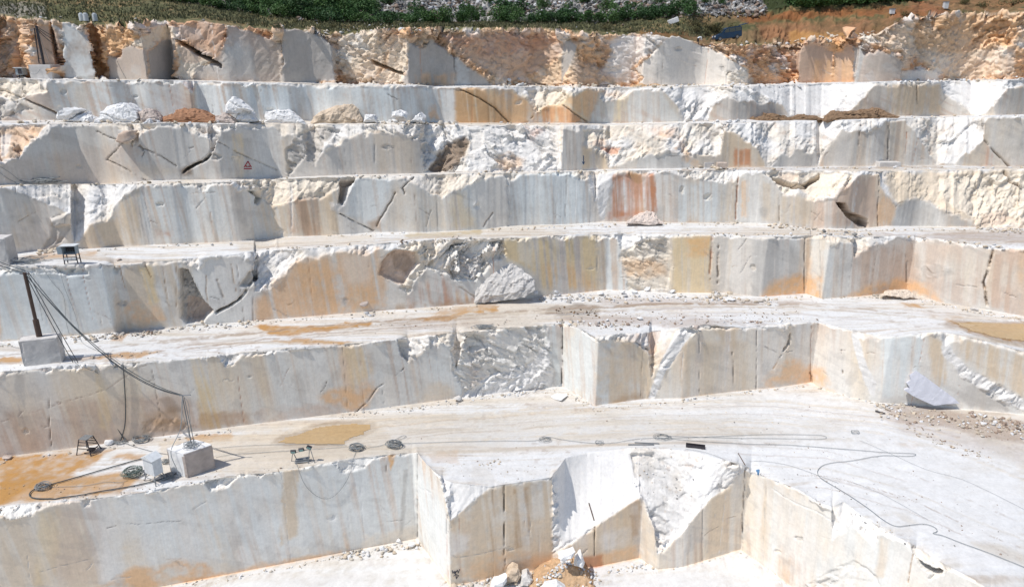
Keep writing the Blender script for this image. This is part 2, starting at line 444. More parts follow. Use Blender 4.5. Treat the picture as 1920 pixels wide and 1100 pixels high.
def apply_ops(txt):
    for ln in txt.strip().split('\n'):
        ln = ln.split('#')[0].strip()
        if not ln: continue
        head, pts = ln.split(';')
        seg, kind, c, st, fe, am = head.split()
        seg, st, fe, am = int(seg), float(st), float(fe), float(am)
        P = pl(pts)
        x0, x1 = min(a for a, b in P)-fe*2-6, max(a for a, b in P)+fe*2+6
        y0, y1 = min(b for a, b in P)-fe*2-6, max(b for a, b in P)+fe*2+6
        m = (SX > x0) & (SX < x1) & (SY > y0) & (SY < y1)
        if seg < 90: m &= SEG == seg
        if not m.any(): continue
        wob = 1.0 if kind in 'svq' else .35
        sc = min(1.0, max(.25, fe/4))*wob
        px = SX[m]+WOB[0][m]*sc*1.6; py = SY[m]+WOB[1][m]*sc*1.6
        floor = seg >= 10
        a = alb(c, KF if floor else (1.12 if c in 'Wt' else KW)) if c != '-' else None
        if kind == 'c':
            px = px+1.6*midf[m]*min(fe, 3); py = py+1.6*midf[m]*min(fe, 3)
            d = poly_dist(px, py, P, False)
            w = np.clip(1.25-d/max(fe*.42, .55)*.8, 0, 1)
            w *= np.clip(.95+2.0*midf[m]+1.6*finf[m], 0.0, 1)
            shift[m] -= am*w
        elif kind == 'u':
            d = poly_dist(px, py, P)
            w = np.clip(d/fe+.5, 0, 1)
            shift[m] += am*w
        else:
            d = poly_dist(px, py, P)
            n = (midf[m]*1.3+finf[m]*.8)*fe*.9
            if kind in 'vs' and seg < 7: fe = fe*1.7
            w = np.clip((d+n*.5)/fe+.5, 0, 1)
            if kind == 'v':
                w = w*np.clip(.80+1.5*strk[m]+.7*strk2[m]+.7*midf[m], 0, 1)
            elif kind == 's':
                w = w*(np.clip(.95+.6*midf[m]+.4*finf[m], 0, 1) if floor else np.clip(.75+1.2*midf[m]+.8*finf[m], 0, 1))
            if kind == 'q':
                rough[m] += (am-rough[m])*np.clip(w, 0, 1)
                if am > .2 and seg < 7 and c != 'W': shift[m] -= .5*am*np.clip(w*2-.3, 0, 1)
        if a is not None:
            cc = col[m]
            tone = a[None]*(1+.10*finf[m]+.08*midf[m])[:, None]
            col[m] = cc+(tone-cc)*np.clip(w*st, 0, 1)[:, None]

OPS = """
1 s w .5 20 0 ; 1400,870 1700,1010 1900,1150 1400,1150
1 s w .4 20 0 ; 200,900 780,820 780,1010 400,1060 200,1060
2 s g .2 30 0 ; 1240,600 1920,640 1920,780 1240,760
1 v m .5 8 0 ; 0,975 55,960 85,1100 0,1100
1 v y .45 6 0 ; 75,960 112,953 105,1095 66,1095
1 v p .4 25 0 ; 100,945 190,935 195,1100 100,1100
1 v w .5 8 0 ; 190,940 240,930 225,1090 190,1090
1 v b .5 30 0 ; 230,930 560,880 780,850 780,1000 560,1040 300,1060
1 s o .85 6 0 ; 180,1105 235,1072 255,1060 300,1062 322,1050 345,1048 385,1055 405,1072 430,1076 430,1090 300,1110
1 s o .7 4 0 ; 410,1083 480,1054 560,1045 640,1028 640,1042 560,1052 480,1068
1 s l .7 6 0 ; 640,1010 782,985 782,1010 640,1036
1 v m .75 4 0 ; 530,880 562,876 555,1000 525,1020
1 v s .6 2 0 ; 757,880 765,878 755,1000 748,1005
1 s O .8 2 0 ; 726,852 741,852 737,866 733,880 729,866
1 c d .8 1.4 .08 ; 722,857 725,885
1 c d .6 1.2 .05 ; 200,990 218,985 
1 c s .7 1.2 .05 ; 238,981 262,983 345,975
1 c s .6 1.2 .03 ; 75,1072 120,1060 170,1047
1 c p .5 1.2 .03 ; 310,1048 340,1046
1 q w .9 2 .35 ; 388,903 404,917 425,912 447,890 420,888
1 q w .85 2 .3 ; 0,950 68,940 66,957 40,968 20,972 0,965
1 q g .7 2 .3 ; 155,935 168,935 168,948 158,948
1 q w .85 2 .22 ; 626,868 640,881 660,883 685,876 702,858 680,856
1 v W .3 4 0 ; 784,855 800,875 822,900 838,960 845,1090 800,1030 784,1000
1 v b .5 4 0 ; 784,860 838,960 845,1095 784,1005
1 c k .8 1.6 .25 ; 838,962 836,1000
1 c k .7 1.4 .2 ; 782,849 782,1009
1 s m .6 3 0 ; 846,975 916,915 1036,897 1036,1062 846,1097
1 v m .7 4 0 ; 880,950 916,917 945,912 1034,898 1036,1062 930,1080 870,1085
1 v B .55 3 0 ; 965,915 990,912 995,1020 965,1030
1 v B .4 3 0 ; 920,920 930,918 930,1060 918,1060
1 s o .55 9 0 ; 850,1075 890,1050 945,1035 1000,1040 1036,1045 1036,1062 847,1098
1 s W .5 6 0 ; 846,1000 880,1005 880,1030 846,1040
1 c k .9 1.8 .5 ; 945,909 946,1085
1 c s .8 1.2 .05 ; 847,1040 858,1046 900,1038 942,1028
1 v m .75 3 0 ; 1050,1033 1116,988 1203,931 1198,1045 1116,1062 1050,1066
1 s B .5 3 0 ; 1180,948 1203,931 1199,1000 1186,1005
1 s o .7 5 0 ; 1118,1040 1198,1022 1198,1046 1120,1062
1 s r .8 3 0 ; 1090,1045 1128,1040 1128,1063 1092,1062
1 s W .4 8 0 ; 1130,1000 1180,990 1180,1020 1130,1030
1 c d .9 1.8 .3 ; 1116,987 1116,1042
1 s t .6 4 0 ; 1205,931 1226,990 1232,1065 1200,1045
1 s W .6 6 0 ; 1195,850 1240,845 1240,1000 1215,960 1200,930
1 s s .35 5 0 ; 1190,860 1225,850 1280,900 1300,950 1260,1000 1238,1020 1228,960 1208,900
1 q - 0 4 .34 ; 1185,852 1230,848 1290,900 1310,955 1280,993 1238,1036 1228,985 1208,930 1190,880
1 q W .8 3 .03 ; 1040,850 1180,842 1190,900 1200,925 1110,985 1050,1030 1045,900
1 q W .8 3 .05 ; 846,905 912,914 846,974
1 v m .5 4 0 ; 1334,937 1372,910 1365,1030 1330,1040
1 v w .4 4 0 ; 1372,908 1396,880 1390,1028 1368,1030
1 c d .9 1.8 .35 ; 1398,876 1394,950 1391,1029
1 c s .8 1.4 .2 ; 1318,956 1317,1050
1 v m .6 3 0 ; 1433,898 1452,905 1438,1050 1422,1055
1 v m .5 5 0 ; 1465,905 1500,920 1475,1085 1455,1075
1 v m .4 5 0 ; 1520,938 1548,950 1525,1100 1498,1100
1 v b .4 10 0 ; 1440,905 1700,1020 1640,1150 1440,1060
1 c W .9 1.8 .08 ; 1443,912 1470,930 1497,945 1530,958 1558,975
1 c s .7 1.2 .1 ; 1436,900 1430,1060
1 q W .9 2 .25 ; 1560,958 1582,942 1596,976 1578,995 1559,1020
1 q W .85 2 .35 ; 1588,975 1610,962 1650,985 1650,1005 1640,1024 1615,1002 1600,985
1 q - 0 5 .22 ; 1490,1110 1530,1085 1600,1050 1640,1080 1660,1130
1 q s .4 3 .1 ; 1592,1025 1604,1045 1600,1045
1 u k 0 2 -2.2 ; 1718,1044 1732,1056 1764,1072 1760,1078 1740,1070 1722,1058
1 s k .7 2 0 ; 1718,1044 1732,1056 1764,1072 1760,1078 1740,1070 1722,1058
1 q g .6 2 .4 ; 1762,1060 1785,1052 1792,1060 1770,1075 1740,1085
1 c B .9 2 .25 ; 1714,1022 1708,1060 1702,1092
1 v m .5 4 0 ; 1650,1005 1670,1010 1655,1080 1640,1080
11 s O .95 7 0 ; -60,862 40,852 100,849 150,845 215,841 170,872 120,890 60,915 0,945 -60,955
11 s O .8 8 0 ; 0,890 60,880 150,890 230,886 262,898 225,925 100,935 0,945
11 s O .7 5 0 ; 203,862 222,852 245,850 276,852 268,862 240,860
11 s O .85 4 0 ; 345,820 400,811 442,813 436,824 400,829 355,828
11 s t .6 12 0 ; 300,850 300,830 520,800 700,790 760,840 640,862 500,880 380,890 280,900
11 s B .55 5 0 ; 505,832 530,815 562,808 590,797 625,792 665,790 704,792 706,806 685,819 655,828 645,838 600,839 550,839
11 s l .5 20 0 ; 420,850 700,785 1000,765 1400,785 1760,840 1500,835 1000,832 700,860
11 s o .35 6 0 ; 800,850 860,845 860,868 810,862
11 s W .85 8 0 ; 830,870 1030,862 1034,894 916,912 840,900
11 s l .3 5 0 ; 890,870 915,880 935,905 880,905
11 s O .6 4 0 ; 1674,826 1700,828 1735,838 1710,843 1690,838
11 s W .9 40 0 ; 1250,870 1430,830 1700,790 1920,850 1920,1090 1850,1080 1600,960 1400,880
11 s W .6 20 0 ; 1150,760 1500,725 1660,765 1800,840 1400,800
10 s W .8 30 0 ; 420,1100 640,1060 800,1030 850,1150 1100,1100 1390,1040 1500,1150 400,1150
11 s l .5 8 0 ; 1670,960 1700,962 1720,980 1690,975
11 s e .5 8 0 ; 1820,1015 1870,1020 1920,1040 1920,1060 1850,1035
11 s p .35 14 0 ; 1640,770 1740,800 1920,835 1920,870 1780,830 1690,810
11 s p .65 6 0 ; 1652,765 1690,750 1800,775 1920,790 1920,830 1850,825 1770,800 1700,795
11 s p .3 6 0 ; 980,755 1050,752 1120,762 1100,772 1000,768
2 v p .65 9 0 ; 0,770 200,745 330,740 400,765 440,785 440,800 300,822 0,860
2 v g .4 9 0 ; 0,700 120,690 120,760 0,780
2 v y .8 5 0 ; 352,668 386,667 412,770 418,800 375,805 372,740
2 v y .5 4 0 ; 180,692 200,712 212,770 206,810 188,800
2 v m .4 5 0 ; 455,665 480,662 505,740 490,750
2 s B .5 6 0 ; 375,775 470,772 470,792 367,812
2 s B .5 8 0 ; 260,775 330,765 350,795 290,800
2 q B .4 4 .12 ; 262,790 330,785 370,800 330,808 270,810
2 s d .4 4 0 ; 300,750 320,745 350,775 318,772
2 v s .5 3 0 ; 30,690 45,690 48,800 34,800
2 c d .7 1.6 .12 ; 90,745 92,790 96,835
2 c p .6 1.4 .04 ; 0,790 200,730 260,690 285,680
2 c d .5 1.3 .05 ; 272,717 290,712 
2 s o .8 6 0 ; 596,745 620,730 650,728 700,712 710,728 690,762 662,772 640,758 610,755
2 v o .4 9 0 ; 640,650 690,643 704,690 690,760 640,772
2 v y .55 7 0 ; 645,650 685,645 700,700 660,730
2 v w .5 10 0 ; 560,660 620,652 600,760 560,770
2 s p .5 6 0 ; 440,770 560,760 640,755 640,776 440,797
2 v g .5 6 0 ; 705,715 820,645 850,665 850,740 700,765
2 s m .5 8 0 ; 770,735 830,715 850,725 850,747 760,758
2 c d .8 2 .3 ; 668,772 690,750 706,726 735,706 755,690
2 q W .6 2 .5 ; 745,636 830,628 820,642 763,677
2 u - 0 3 -1.2 ; 746,636 762,642 764,676 752,664
2 q g .6 4 .42 ; 845,650 865,625 1000,612 1024,612 1020,690 960,735 900,742 870,738 852,700
2 u - 0 8 -1.0 ; 868,630 905,632 912,652 885,660 868,650
2 s p .35 6 0 ; 880,680 905,655 915,740 885,745
2 s W .6 4 0 ; 905,640 940,635 940,680 925,690
2 q W .95 3 .55 ; 860,748 890,725 930,700 1000,680 1028,640 1038,700 1035,722 925,742
2 s s .3 3 0 ; 945,735 1048,715 1050,722 945,740
2 c k .9 1.5 .3 ; 1055,610 1054,720
2 v b .6 3 0 ; 1065,640 1088,618 1116,640 1116,758 1056,722
2 s y .4 3 0 ; 1083,728 1095,735 1085,750
2 s m .6 4 0 ; 1118,637 1157,632 1222,655 1240,640 1215,747 1118,760
2 v m .5 4 0 ; 1150,637 1180,645 1180,752 1140,758
2 s B .5 5 0 ; 1118,745 1200,738 1207,747 1118,762
2 s p .5 4 0 ; 1165,632 1225,620 1228,650 1215,657
2 c k .8 1.6 .3 ; 1190,640 1217,656
2 q p .5 3 .35 ; 1213,625 1240,618 1230,660 1220,665
2 s m .5 4 0 ; 1240,640 1262,625 1240,690 1230,690
2 s s .5 3 0 ; 1300,640 1355,650 1350,675 1310,680
2 v m .8 6 0 ; 1340,618 1385,612 1378,655 1350,640
2 v g .5 6 0 ; 1385,615 1475,610 1470,690 1400,700
2 v m .55 6 0 ; 1280,640 1400,640 1400,735 1285,745
2 s o .75 8 0 ; 1425,738 1442,700 1480,672 1520,690 1545,690 1568,745 1520,716 1462,726
2 c k .9 3.6 .8 ; 1484,628 1478,645 1461,671
2 c o .8 3 .1 ; 1461,672 1450,690
2 v g .6 5 0 ; 1535,610 1598,625 1600,700 1560,700
2 c d .8 1.8 .25 ; 1577,655 1580,735
2 c r .7 1.6 .2 ; 1521,610 1521,715
2 c d .7 1.6 .2 ; 1418,620 1418,735
2 c s .7 1.4 .2 ; 1312,625 1312,745
2 c d .6 1.6 .2 ; 1373,660 1375,735
2 q W .95 2 .3 ; 1216,745 1228,745 1245,700 1300,620 1290,612 1275,616 1250,655 1232,700
2 q W .95 2 .22 ; 1597,624 1610,632 1620,668 1634,700 1645,722 1640,745 1630,738 1612,690 1600,650
2 v b .85 5 0 ; 1656,634 1728,628 1724,742 1650,748
2 v m .8 5 0 ; 1740,625 1768,640 1778,722 1752,735
2 q W .95 3 .3 ; 1764,625 1780,648 1815,690 1868,720 1925,752 1925,772 1862,745 1800,702 1768,664
2 v m .8 9 0 ; 1788,628 1920,665 1920,742 1850,706 1808,676
2 s s .7 4 0 ; 1800,705 1860,738 1905,772 1820,762 1790,740
2 c r .7 2 .2 ; 1796,712 1797,740
2 c d .7 1.8 .2 ; 1521,700 1522,716
12 s O .95 4 0 ; 475,609 500,607 600,612 640,607 695,604 690,612 620,618 545,630 505,626
12 s O .8 5 0 ; 510,638 560,634 660,640 640,646 540,646
12 s O .95 4 0 ; 768,598 800,592 840,590 860,582 935,575 936,584 870,588 840,602
12 s o .7 4 0 ; 800,586 870,574 930,570 925,577 830,589
12 s O .85 4 0 ; -20,670 42,668 42,676 0,680
12 s O .8 5 0 ; 118,670 200,665 300,658 270,668 150,674
12 s O .97 6 0 ; 1770,598 1830,603 1925,606 1925,642 1850,630 1800,616
12 s O .8 4 0 ; 1688,566 1715,568 1738,576 1700,574
12 s o .4 5 0 ; 1730,585 1800,590 1810,600 1750,592
12 s B .5 5 0 ; 1760,606 1800,598 1925,602 1925,648 1870,642 1815,624
12 s d .55 5 0 ; 1030,576 1080,570 1125,574 1120,590 1060,594 1020,588
12 s p .5 7 0 ; 1040,595 1120,590 1300,595 1450,605 1280,612 1080,606
12 s p .4 6 0 ; 1100,560 1400,560 1500,568 1300,575 1130,572
12 s O .6 4 0 ; 205,640 212,630 242,625 226,642
12 s p .3 6 0 ; 700,600 900,590 900,612 750,620
3 q b .5 5 .03 ; 0,510 213,503 216,612 150,625 0,640
3 v b .7 5 0 ; 0,510 213,503 216,612 150,625 0,640
3 q w .8 2 .4 ; 0,500 30,498 60,505 90,500 120,505 160,505 165,515 60,512 10,512
3 v m .6 5 0 ; 234,503 340,490 340,612 234,618
3 s o .75 8 0 ; 236,565 255,555 270,560 295,575 308,600 280,614 240,600
3 v y .8 4 0 ; 262,500 285,498 300,565 282,575
3 c B .8 2.4 .05 ; 226,500 234,540
3 c B .8 2.4 .05 ; 272,496 284,520
3 c B .8 2.2 .05 ; 305,500 313,560
3 c B .7 2.2 .05 ; 331,500 330,575
3 v w .7 6 0 ; 370,492 462,480 466,520 430,575 392,580 372,545
3 v m .4 6 0 ; 340,492 360,490 362,530 340,505
3 c d .7 5 .06 ; 408,525 418,560
3 c B .7 3 .05 ; 386,515 390,575
3 c B .7 3 .05 ; 432,495 442,545
3 u - 0 3 -1.3 ; 338,503 352,507 366,535 380,562 400,582 380,603 350,606 339,596
3 q s .8 3 .55 ; 338,503 352,507 366,535 380,562 400,582 380,603 350,606 339,596
3 q p .6 3 .3 ; 345,565 390,570 400,585 370,606 345,602
3 c k .8 5 1.1 ; 474,505 480,520 462,540 447,560 428,575 405,585
3 q s .7 3 .3 ; 455,525 470,505 480,525 462,540 450,535
3 v w .6 4 0 ; 440,560 476,545 474,600 440,602
3 v o .75 9 0 ; 477,562 530,522 560,492 640,475 712,465 725,520 720,570 640,588 560,596 477,602
3 s o .6 12 0 ; 560,500 640,500 640,580 560,590
3 v w .4 9 0 ; 640,480 700,470 690,540 650,530
3 s o .7 10 0 ; 640,545 690,530 725,560 720,580 640,588
3 c d .6 1.2 .1 ; 474,555 475,600
3 c d .5 1.2 .1 ; 690,470 691,500
3 u - 0 3 -.8 ; 711,514 716,492 726,478 741,468 760,470 779,474 788,494 770,512 757,534 738,529 722,520
3 q p .85 3 .4 ; 711,514 716,492 726,478 741,468 760,470 779,474 788,494 770,512 757,534 738,529 722,520
3 s d .5 4 0 ; 735,475 765,480 780,498 760,515 740,505
3 q l .8 4 .6 ; 742,462 800,453 822,480 850,470 852,520 800,500 775,530 768,555 750,540 785,505 776,472
3 s W .5 4 0 ; 715,523 755,548 762,560 740,545
3 q W .5 3 .5 ; 812,482 850,452 880,448 880,480 840,515 815,505
3 q g .5 4 .8 ; 850,455 947,450 946,480 925,490 890,525 850,522 845,490
3 v g .5 4 0 ; 728,550 768,562 768,580 730,580
3 v r .6 8 0 ; 765,558 795,530 822,512 888,556 888,568 770,580
3 v y .5 4 0 ; 850,540 880,552 880,565 850,560
3 c t .9 2 .2 ; 810,505 850,530 890,556
3 s B .6 6 0 ; 700,575 888,560 888,570 700,586
3 v y .9 7 0 ; 945,450 1120,441 1120,543 1010,540 1004,512 945,482
3 v o .6 9 0 ; 1040,490 1080,500 1118,530 1118,545 1030,540 1020,500
3 v w .4 4 0 ; 970,450 1000,448 1000,500 975,490
3 c s .7 1.4 .15 ; 1120,442 1120,543
3 v b .7 4 0 ; 1137,444 1163,444 1178,545 1137,545
3 s t .6 3 0 ; 1121,444 1135,444 1136,545 1121,543
3 q l .8 5 .4 ; 1163,480 1190,455 1215,445 1250,444 1262,500 1250,540 1182,545
3 s o .6 6 0 ; 1166,486 1250,488 1252,515 1175,520
3 q s .4 3 .3 ; 1190,455 1250,448 1255,480 1195,480
3 v y .8 7 0 ; 1262,445 1332,442 1330,550 1258,550
3 s O .5 6 0 ; 1285,448 1330,445 1328,480 1290,480
3 c r .8 3.4 .2 ; 1335,443 1332,500 1330,525
3 c d .8 3 .3 ; 1346,443 1345,530
3 v g .7 5 0 ; 1352,445 1410,446 1410,556 1350,548
3 v s .6 8 0 ; 1412,450 1470,446 1500,470 1500,540 1412,552
3 s O .65 9 0 ; 1440,540 1470,520 1510,515 1540,520 1538,560 1430,557
3 c k .8 1.8 .3 ; 1511,446 1509,500 1508,550
3 v o .5 4 0 ; 1512,446 1520,446 1518,550 1510,550
3 c s .7 1.4 .2 ; 1537,446 1537,560
3 v b .4 4 0 ; 1540,470 1560,470 1555,560 1540,560
3 s s .7 3 0 ; 1410,555 1408,530 1420,540 1424,556
3 v p .7 10 0 ; 1605,470 1720,446 1720,540 1610,555
3 s o .85 7 0 ; 1580,558 1625,535 1680,525 1740,535 1765,566 1700,546 1640,553
3 v p .5 8 0 ; 1730,450 1850,470 1850,575 1740,560
3 q s .35 4 .15 ; 1722,500 1760,495 1790,500 1790,515 1740,520
3 v w .6 4 0 ; 1815,500 1830,500 1822,570 1808,560
3 v p .8 6 0 ; 1857,470 1925,470 1925,592 1855,582
3 c d .6 5 .7 ; 1862,466 1853,500 1845,530 1850,575
3 c W .7 4 0 ; 1850,510 1848,535
3 c d .7 2 .3 ; 1701,490 1702,530
3 q g .5 3 .4 ; 1597,450 1614,445 1612,470 1602,470
13 s O .6 6 0 ; 40,478 100,474 185,472 180,480 60,487
13 s y .8 4 0 ; 755,438 800,434 905,430 900,438 850,442 770,447
13 s p .55 6 0 ; 1610,438 1700,436 1925,432 1925,458 1800,452 1700,446
13 s l .5 5 0 ; 1280,425 1600,432 1600,442 1280,432
13 s t .5 8 0 ; 440,450 700,438 700,455 450,470
4 s g .6 4 0 ; 0,356 12,356 128,402 100,440 75,465 20,472 0,470
4 v m .5 7 0 ; 20,370 70,380 80,460 20,470
4 q s .7 3 .35 ; 100,405 130,400 132,430 115,455 95,462 78,466 95,440
4 u - 0 5 .9 ; 98,410 130,400 130,420 105,425
4 s d .5 3 0 ; 85,450 105,440 125,445 110,462 80,470
4 v m .8 7 0 ; 145,457 168,420 210,414 222,380 260,350 262,460 150,467
4 v b .6 12 0 ; 262,352 430,345 440,452 300,458
4 s d .3 6 0 ; 285,420 315,425 318,440 290,440
4 s r .4 6 0 ; 290,430 320,430 322,444 290,444
4 v m .7 7 0 ; 478,390 500,375 555,350 640,338 640,438 500,448 490,420
4 q l .8 4 .45 ; 455,344 560,337 640,334 636,350 600,372 555,375 510,385 492,370 480,357
4 u - 0 2 -1.3 ; 466,358 482,360 490,372 484,384 478,380 480,368
4 v r .35 6 0 ; 540,370 600,370 600,440 545,440
4 c W .7 3 .1 ; 546,350 547,440
4 u - 0 2.5 -1.6 ; 640,334 664,334 655,358 642,384 634,380
4 q d .6 3 .4 ; 640,334 664,334 655,358 642,384 634,380
4 q W .5 3 .3 ; 618,378 640,384 660,345 668,340 640,400 620,395
4 c k .9 1.8 .3 ; 636,400 700,433
4 v b .7 6 0 ; 665,335 735,335 700,425 650,400
4 c d .8 3 .3 ; 741,362 725,395 708,425
4 s B .6 5 0 ; 690,418 712,410 715,433 695,434
4 v m .4 9 0 ; 740,340 840,370 860,430 720,434
4 v y .5 6 0 ; 840,370 870,360 890,425 850,430
4 v g .5 6 0 ; 880,340 950,330 950,425 900,428
4 c d .8 2.4 .3 ; 760,365 754,352 775,333
4 s s .6 2 0 ; 755,346 766,330 772,330 764,346
4 q s .6 3 .4 ; 795,331 834,330 832,345 815,345
4 c d .7 2.5 .2 ; 925,400 907,425
4 c s .5 2 .1 ; 808,395 797,430
4 c W .8 3.6 .3 ; 951,328 954,360 956,390 953,424
4 v b .95 4 0 ; 957,326 1072,323 1105,350 1112,418 957,424
4 q W .9 3 .3 ; 1103,330 1157,322 1146,350 1138,375 1134,413 1125,412 1118,378 1108,362
4 s W .95 2 0 ; 1150,340 1226,322 1235,405 1140,410
4 v r .8 3 0 ; 1150,330 1226,322 1232,400 1145,408
4 s B .75 3 0 ; 1172,322 1212,322 1210,338 1195,345 1180,334
4 s r .7 5 0 ; 1136,413 1140,398 1175,395 1205,388 1210,405 1160,412
4 s r .8 2 0 ; 1215,322 1226,322 1234,402 1224,392
4 v w .6 4 0 ; 1230,325 1262,325 1262,412 1236,412
4 v b .8 5 0 ; 1264,345 1365,340 1365,414 1264,416
4 v m .6 4 0 ; 1350,345 1382,335 1378,416 1345,416
4 s s .5 3 0 ; 1262,326 1280,326 1280,410 1264,410
4 c r .9 2.6 .3 ; 1384,326 1380,410
4 v o .8 3 0 ; 1391,338 1404,338 1402,408 1391,408
4 v w .5 3 0 ; 1404,330 1424,330 1422,410 1404,412
4 v m .5 5 0 ; 1425,340 1460,345 1465,415 1430,415
4 v m .6 6 0 ; 1465,365 1530,372 1528,426 1466,420
4 c d .8 2 .2 ; 1461,360 1461,415
4 s s .8 3 0 ; 1422,392 1432,387 1441,390 1437,410 1426,405
4 q l .9 4 .5 ; 1430,325 1560,322 1600,328 1560,368 1530,368 1505,354 1465,362 1448,333
4 u - 0 2 -2.0 ; 1450,332 1462,334 1482,342 1510,344 1536,324 1534,334 1512,352 1488,352 1466,346
4 s k .4 2 0 ; 1450,332 1462,334 1482,342 1510,344 1536,324 1534,334 1512,352 1488,352 1466,346
4 s p .5 4 0 ; 1462,325 1495,322 1502,342 1470,336
4 v p .75 7 0 ; 1530,378 1565,372 1607,332 1648,326 1648,424 1520,428
4 u - 0 2 -2.0 ; 1569,381 1585,382 1592,396 1626,412 1626,425 1612,424 1590,408
4 s d .8 2 0 ; 1569,381 1585,382 1592,396 1626,412 1626,425 1612,424 1590,408
4 v o .7 5 0 ; 1652,352 1680,390 1676,423 1645,423
4 c d .8 1.8 .3 ; 1648,330 1646,423
4 v s .6 4 0 ; 1682,392 1710,368 1770,394 1826,422 1684,424
4 q t .8 8 .2 ; 1655,322 1925,318 1925,425 1835,420 1775,392 1712,366 1690,385 1660,350
4 q l .9 6 .35 ; 1760,330 1925,325 1925,425 1850,422 1790,385 1760,360
4 q p .5 5 .3 ; 1840,400 1880,395 1920,420 1840,422
4 c d .8 4 .6 ; 1885,322 1900,340 1922,352
5 q o .65 6 .55 ; -20,236 84,236 58,268 36,296 -20,300
5 q W .6 3 .4 ; 0,250 22,250 18,285 0,298
5 v p .3 9 0 ; 0,300 230,270 225,344 0,345
5 c d .8 1.8 .2 ; 180,245 205,258 232,267
5 c d .8 1.8 .2 ; 230,270 215,285 200,300 230,314 262,332 282,342
5 c d .8 1.8 .2 ; 260,275 300,292 332,312
5 c d .7 2 .2 ; 262,272 270,285 265,298
5 v m .4 9 0 ; 230,300 330,320 280,338 230,335
5 s p .35 7 0 ; 225,275 262,275 262,335 240,335
5 c k .85 5 1.2 ; 404,250 400,275 388,295 370,310 356,318 345,325
5 s d .7 4 0 ; 335,318 358,315 356,328 340,335
5 s B .5 3 0 ; 368,237 392,237 392,250 375,248
5 u - 0 2 1.0 ; 230,250 246,245 248,262 240,268 224,266
5 s p .8 3 0 ; 230,252 246,246 248,262 240,268 224,266
5 c d .8 1.8 .2 ; 410,266 450,288 520,320
5 v y .6 3 0 ; 436,250 456,250 456,335 440,336
5 v w .5 5 0 ; 470,245 530,245 530,330 470,335
5 v m .5 5 0 ; 530,245 560,260 560,300 535,330
5 q s .8 5 .5 ; 538,285 560,255 590,240 640,240 608,275 590,310 575,290 560,310 540,328
5 q W .6 4 .45 ; 640,236 792,236 782,258 740,246 680,246 640,262 600,290 620,250
5 v m .4 6 0 ; 700,250 780,262 788,322 710,325
5 c s .7 1.2 .15 ; 702,250 703,325
5 c W .8 2 .2 ; 790,265 792,325
5 q W .8 4 .6 ; 794,236 1050,236 1052,320 870,320 884,262 850,262 805,312 794,300
5 q d .85 4 .7 ; 838,268 858,264 872,255 880,262 872,290 848,320 802,320 820,292
5 s o .5 6 0 ; 930,290 960,280 985,300 975,318 935,318
5 s r .5 5 0 ; 985,238 1020,240 1000,265 990,255
5 q g .4 4 .5 ; 880,245 905,245 905,275 885,285
5 v g .6 4 0 ; 1050,245 1090,245 1092,315 1055,318
5 v m .8 4 0 ; 1093,275 1140,295 1142,317 1093,316
5 q e .5 3 .5 ; 1095,245 1140,245 1145,262 1100,262
5 s p .7 2 0 ; 1108,266 1135,256 1137,275 1110,275
5 q r .7 3 .5 ; 1125,277 1165,276 1160,290 1145,290 1130,283
5 v s .5 4 0 ; 1190,300 1235,282 1280,290 1285,318 1190,318
5 s r .4 5 0 ; 1215,236 1270,240 1260,265 1240,258
5 s q .5 6 0 ; 1240,250 1280,262 1290,280 1260,285
5 s o .8 3 0 ; 1275,278 1290,285 1312,308 1300,313 1280,300
5 v m .7 4 0 ; 1358,240 1395,262 1418,275 1436,312 1358,314
5 v r .8 4 0 ; 1376,280 1408,280 1408,310 1378,310
5 v s .6 4 0 ; 1445,312 1490,268 1505,290 1525,290 1520,314
5 v w .5 5 0 ; 1575,270 1650,245 1650,310 1560,312
5 v s .5 6 0 ; 1545,290 1600,245 1640,250 1600,312 1545,312
5 c k .8 2 .3 ; 1611,247 1610,285
5 c k .8 2.2 .3 ; 1666,235 1665,300
5 c r .7 2.4 .1 ; 1700,248 1698,288
5 s g .6 5 0 ; 1848,224 1925,220 1925,310 1895,312 1850,262
5 c d .8 3 .4 ; 1844,262 1862,282 1893,312
5 v r .5 3 0 ; 1845,265 1860,285 1862,310 1846,310
5 s k .5 3 0 ; 1833,235 1842,225 1843,250 1835,248
14 s t .7 6 0 ; 0,345 400,340 900,328 1920,312 1925,320 900,335 0,352
14 s B .5 3 0 ; 1280,316 1920,311 1920,314 1280,319
6 v b .97 4 0 ; 366,158 850,166 850,234 366,230
6 v b .6 8 0 ; 90,155 350,155 345,225 110,225
6 v m .4 4 0 ; 140,160 165,160 160,225 145,225
6 v w .8 4 0 ; 830,165 853,165 853,232 830,232
6 s o .7 4 0 ; 805,205 815,192 825,222 805,226
6 s s .9 2 0 ; 365,158 366,190 374,232 364,225
6 c d .9 3.2 .6 ; -20,158 20,174 60,193 107,213
6 q l .9 4 .5 ; -20,150 66,152 88,172 60,175 33,183 20,190 -20,165
6 q s .7 3 .4 ; -20,180 30,190 60,205 -20,230
6 s r .7 3 0 ; 342,153 362,156 362,172 350,168
6 s y .6 4 0 ; 854,166 1000,170 1100,172 1100,232 855,232
6 v o .8 5 0 ; 854,166 960,168 1000,200 1060,200 1100,232 855,232
6 v B .5 6 0 ; 854,168 900,170 960,232 855,232
6 v r .5 5 0 ; 1000,215 1025,200 1060,200 1100,232 1000,232
6 v o .7 4 0 ; 1062,185 1100,170 1126,170 1105,225 1080,210
6 c k .8 2.2 .4 ; 862,168 900,185 930,205 955,230
6 c d .8 2 .3 ; 975,232 990,226 998,218
6 c k .8 2 .3 ; 1055,198 1080,215 1100,228
6 q l .7 4 .5 ; 985,170 1060,168 1060,182 1050,196 1030,196 1005,210
6 s o .6 4 0 ; 1130,172 1185,170 1150,186 1135,180
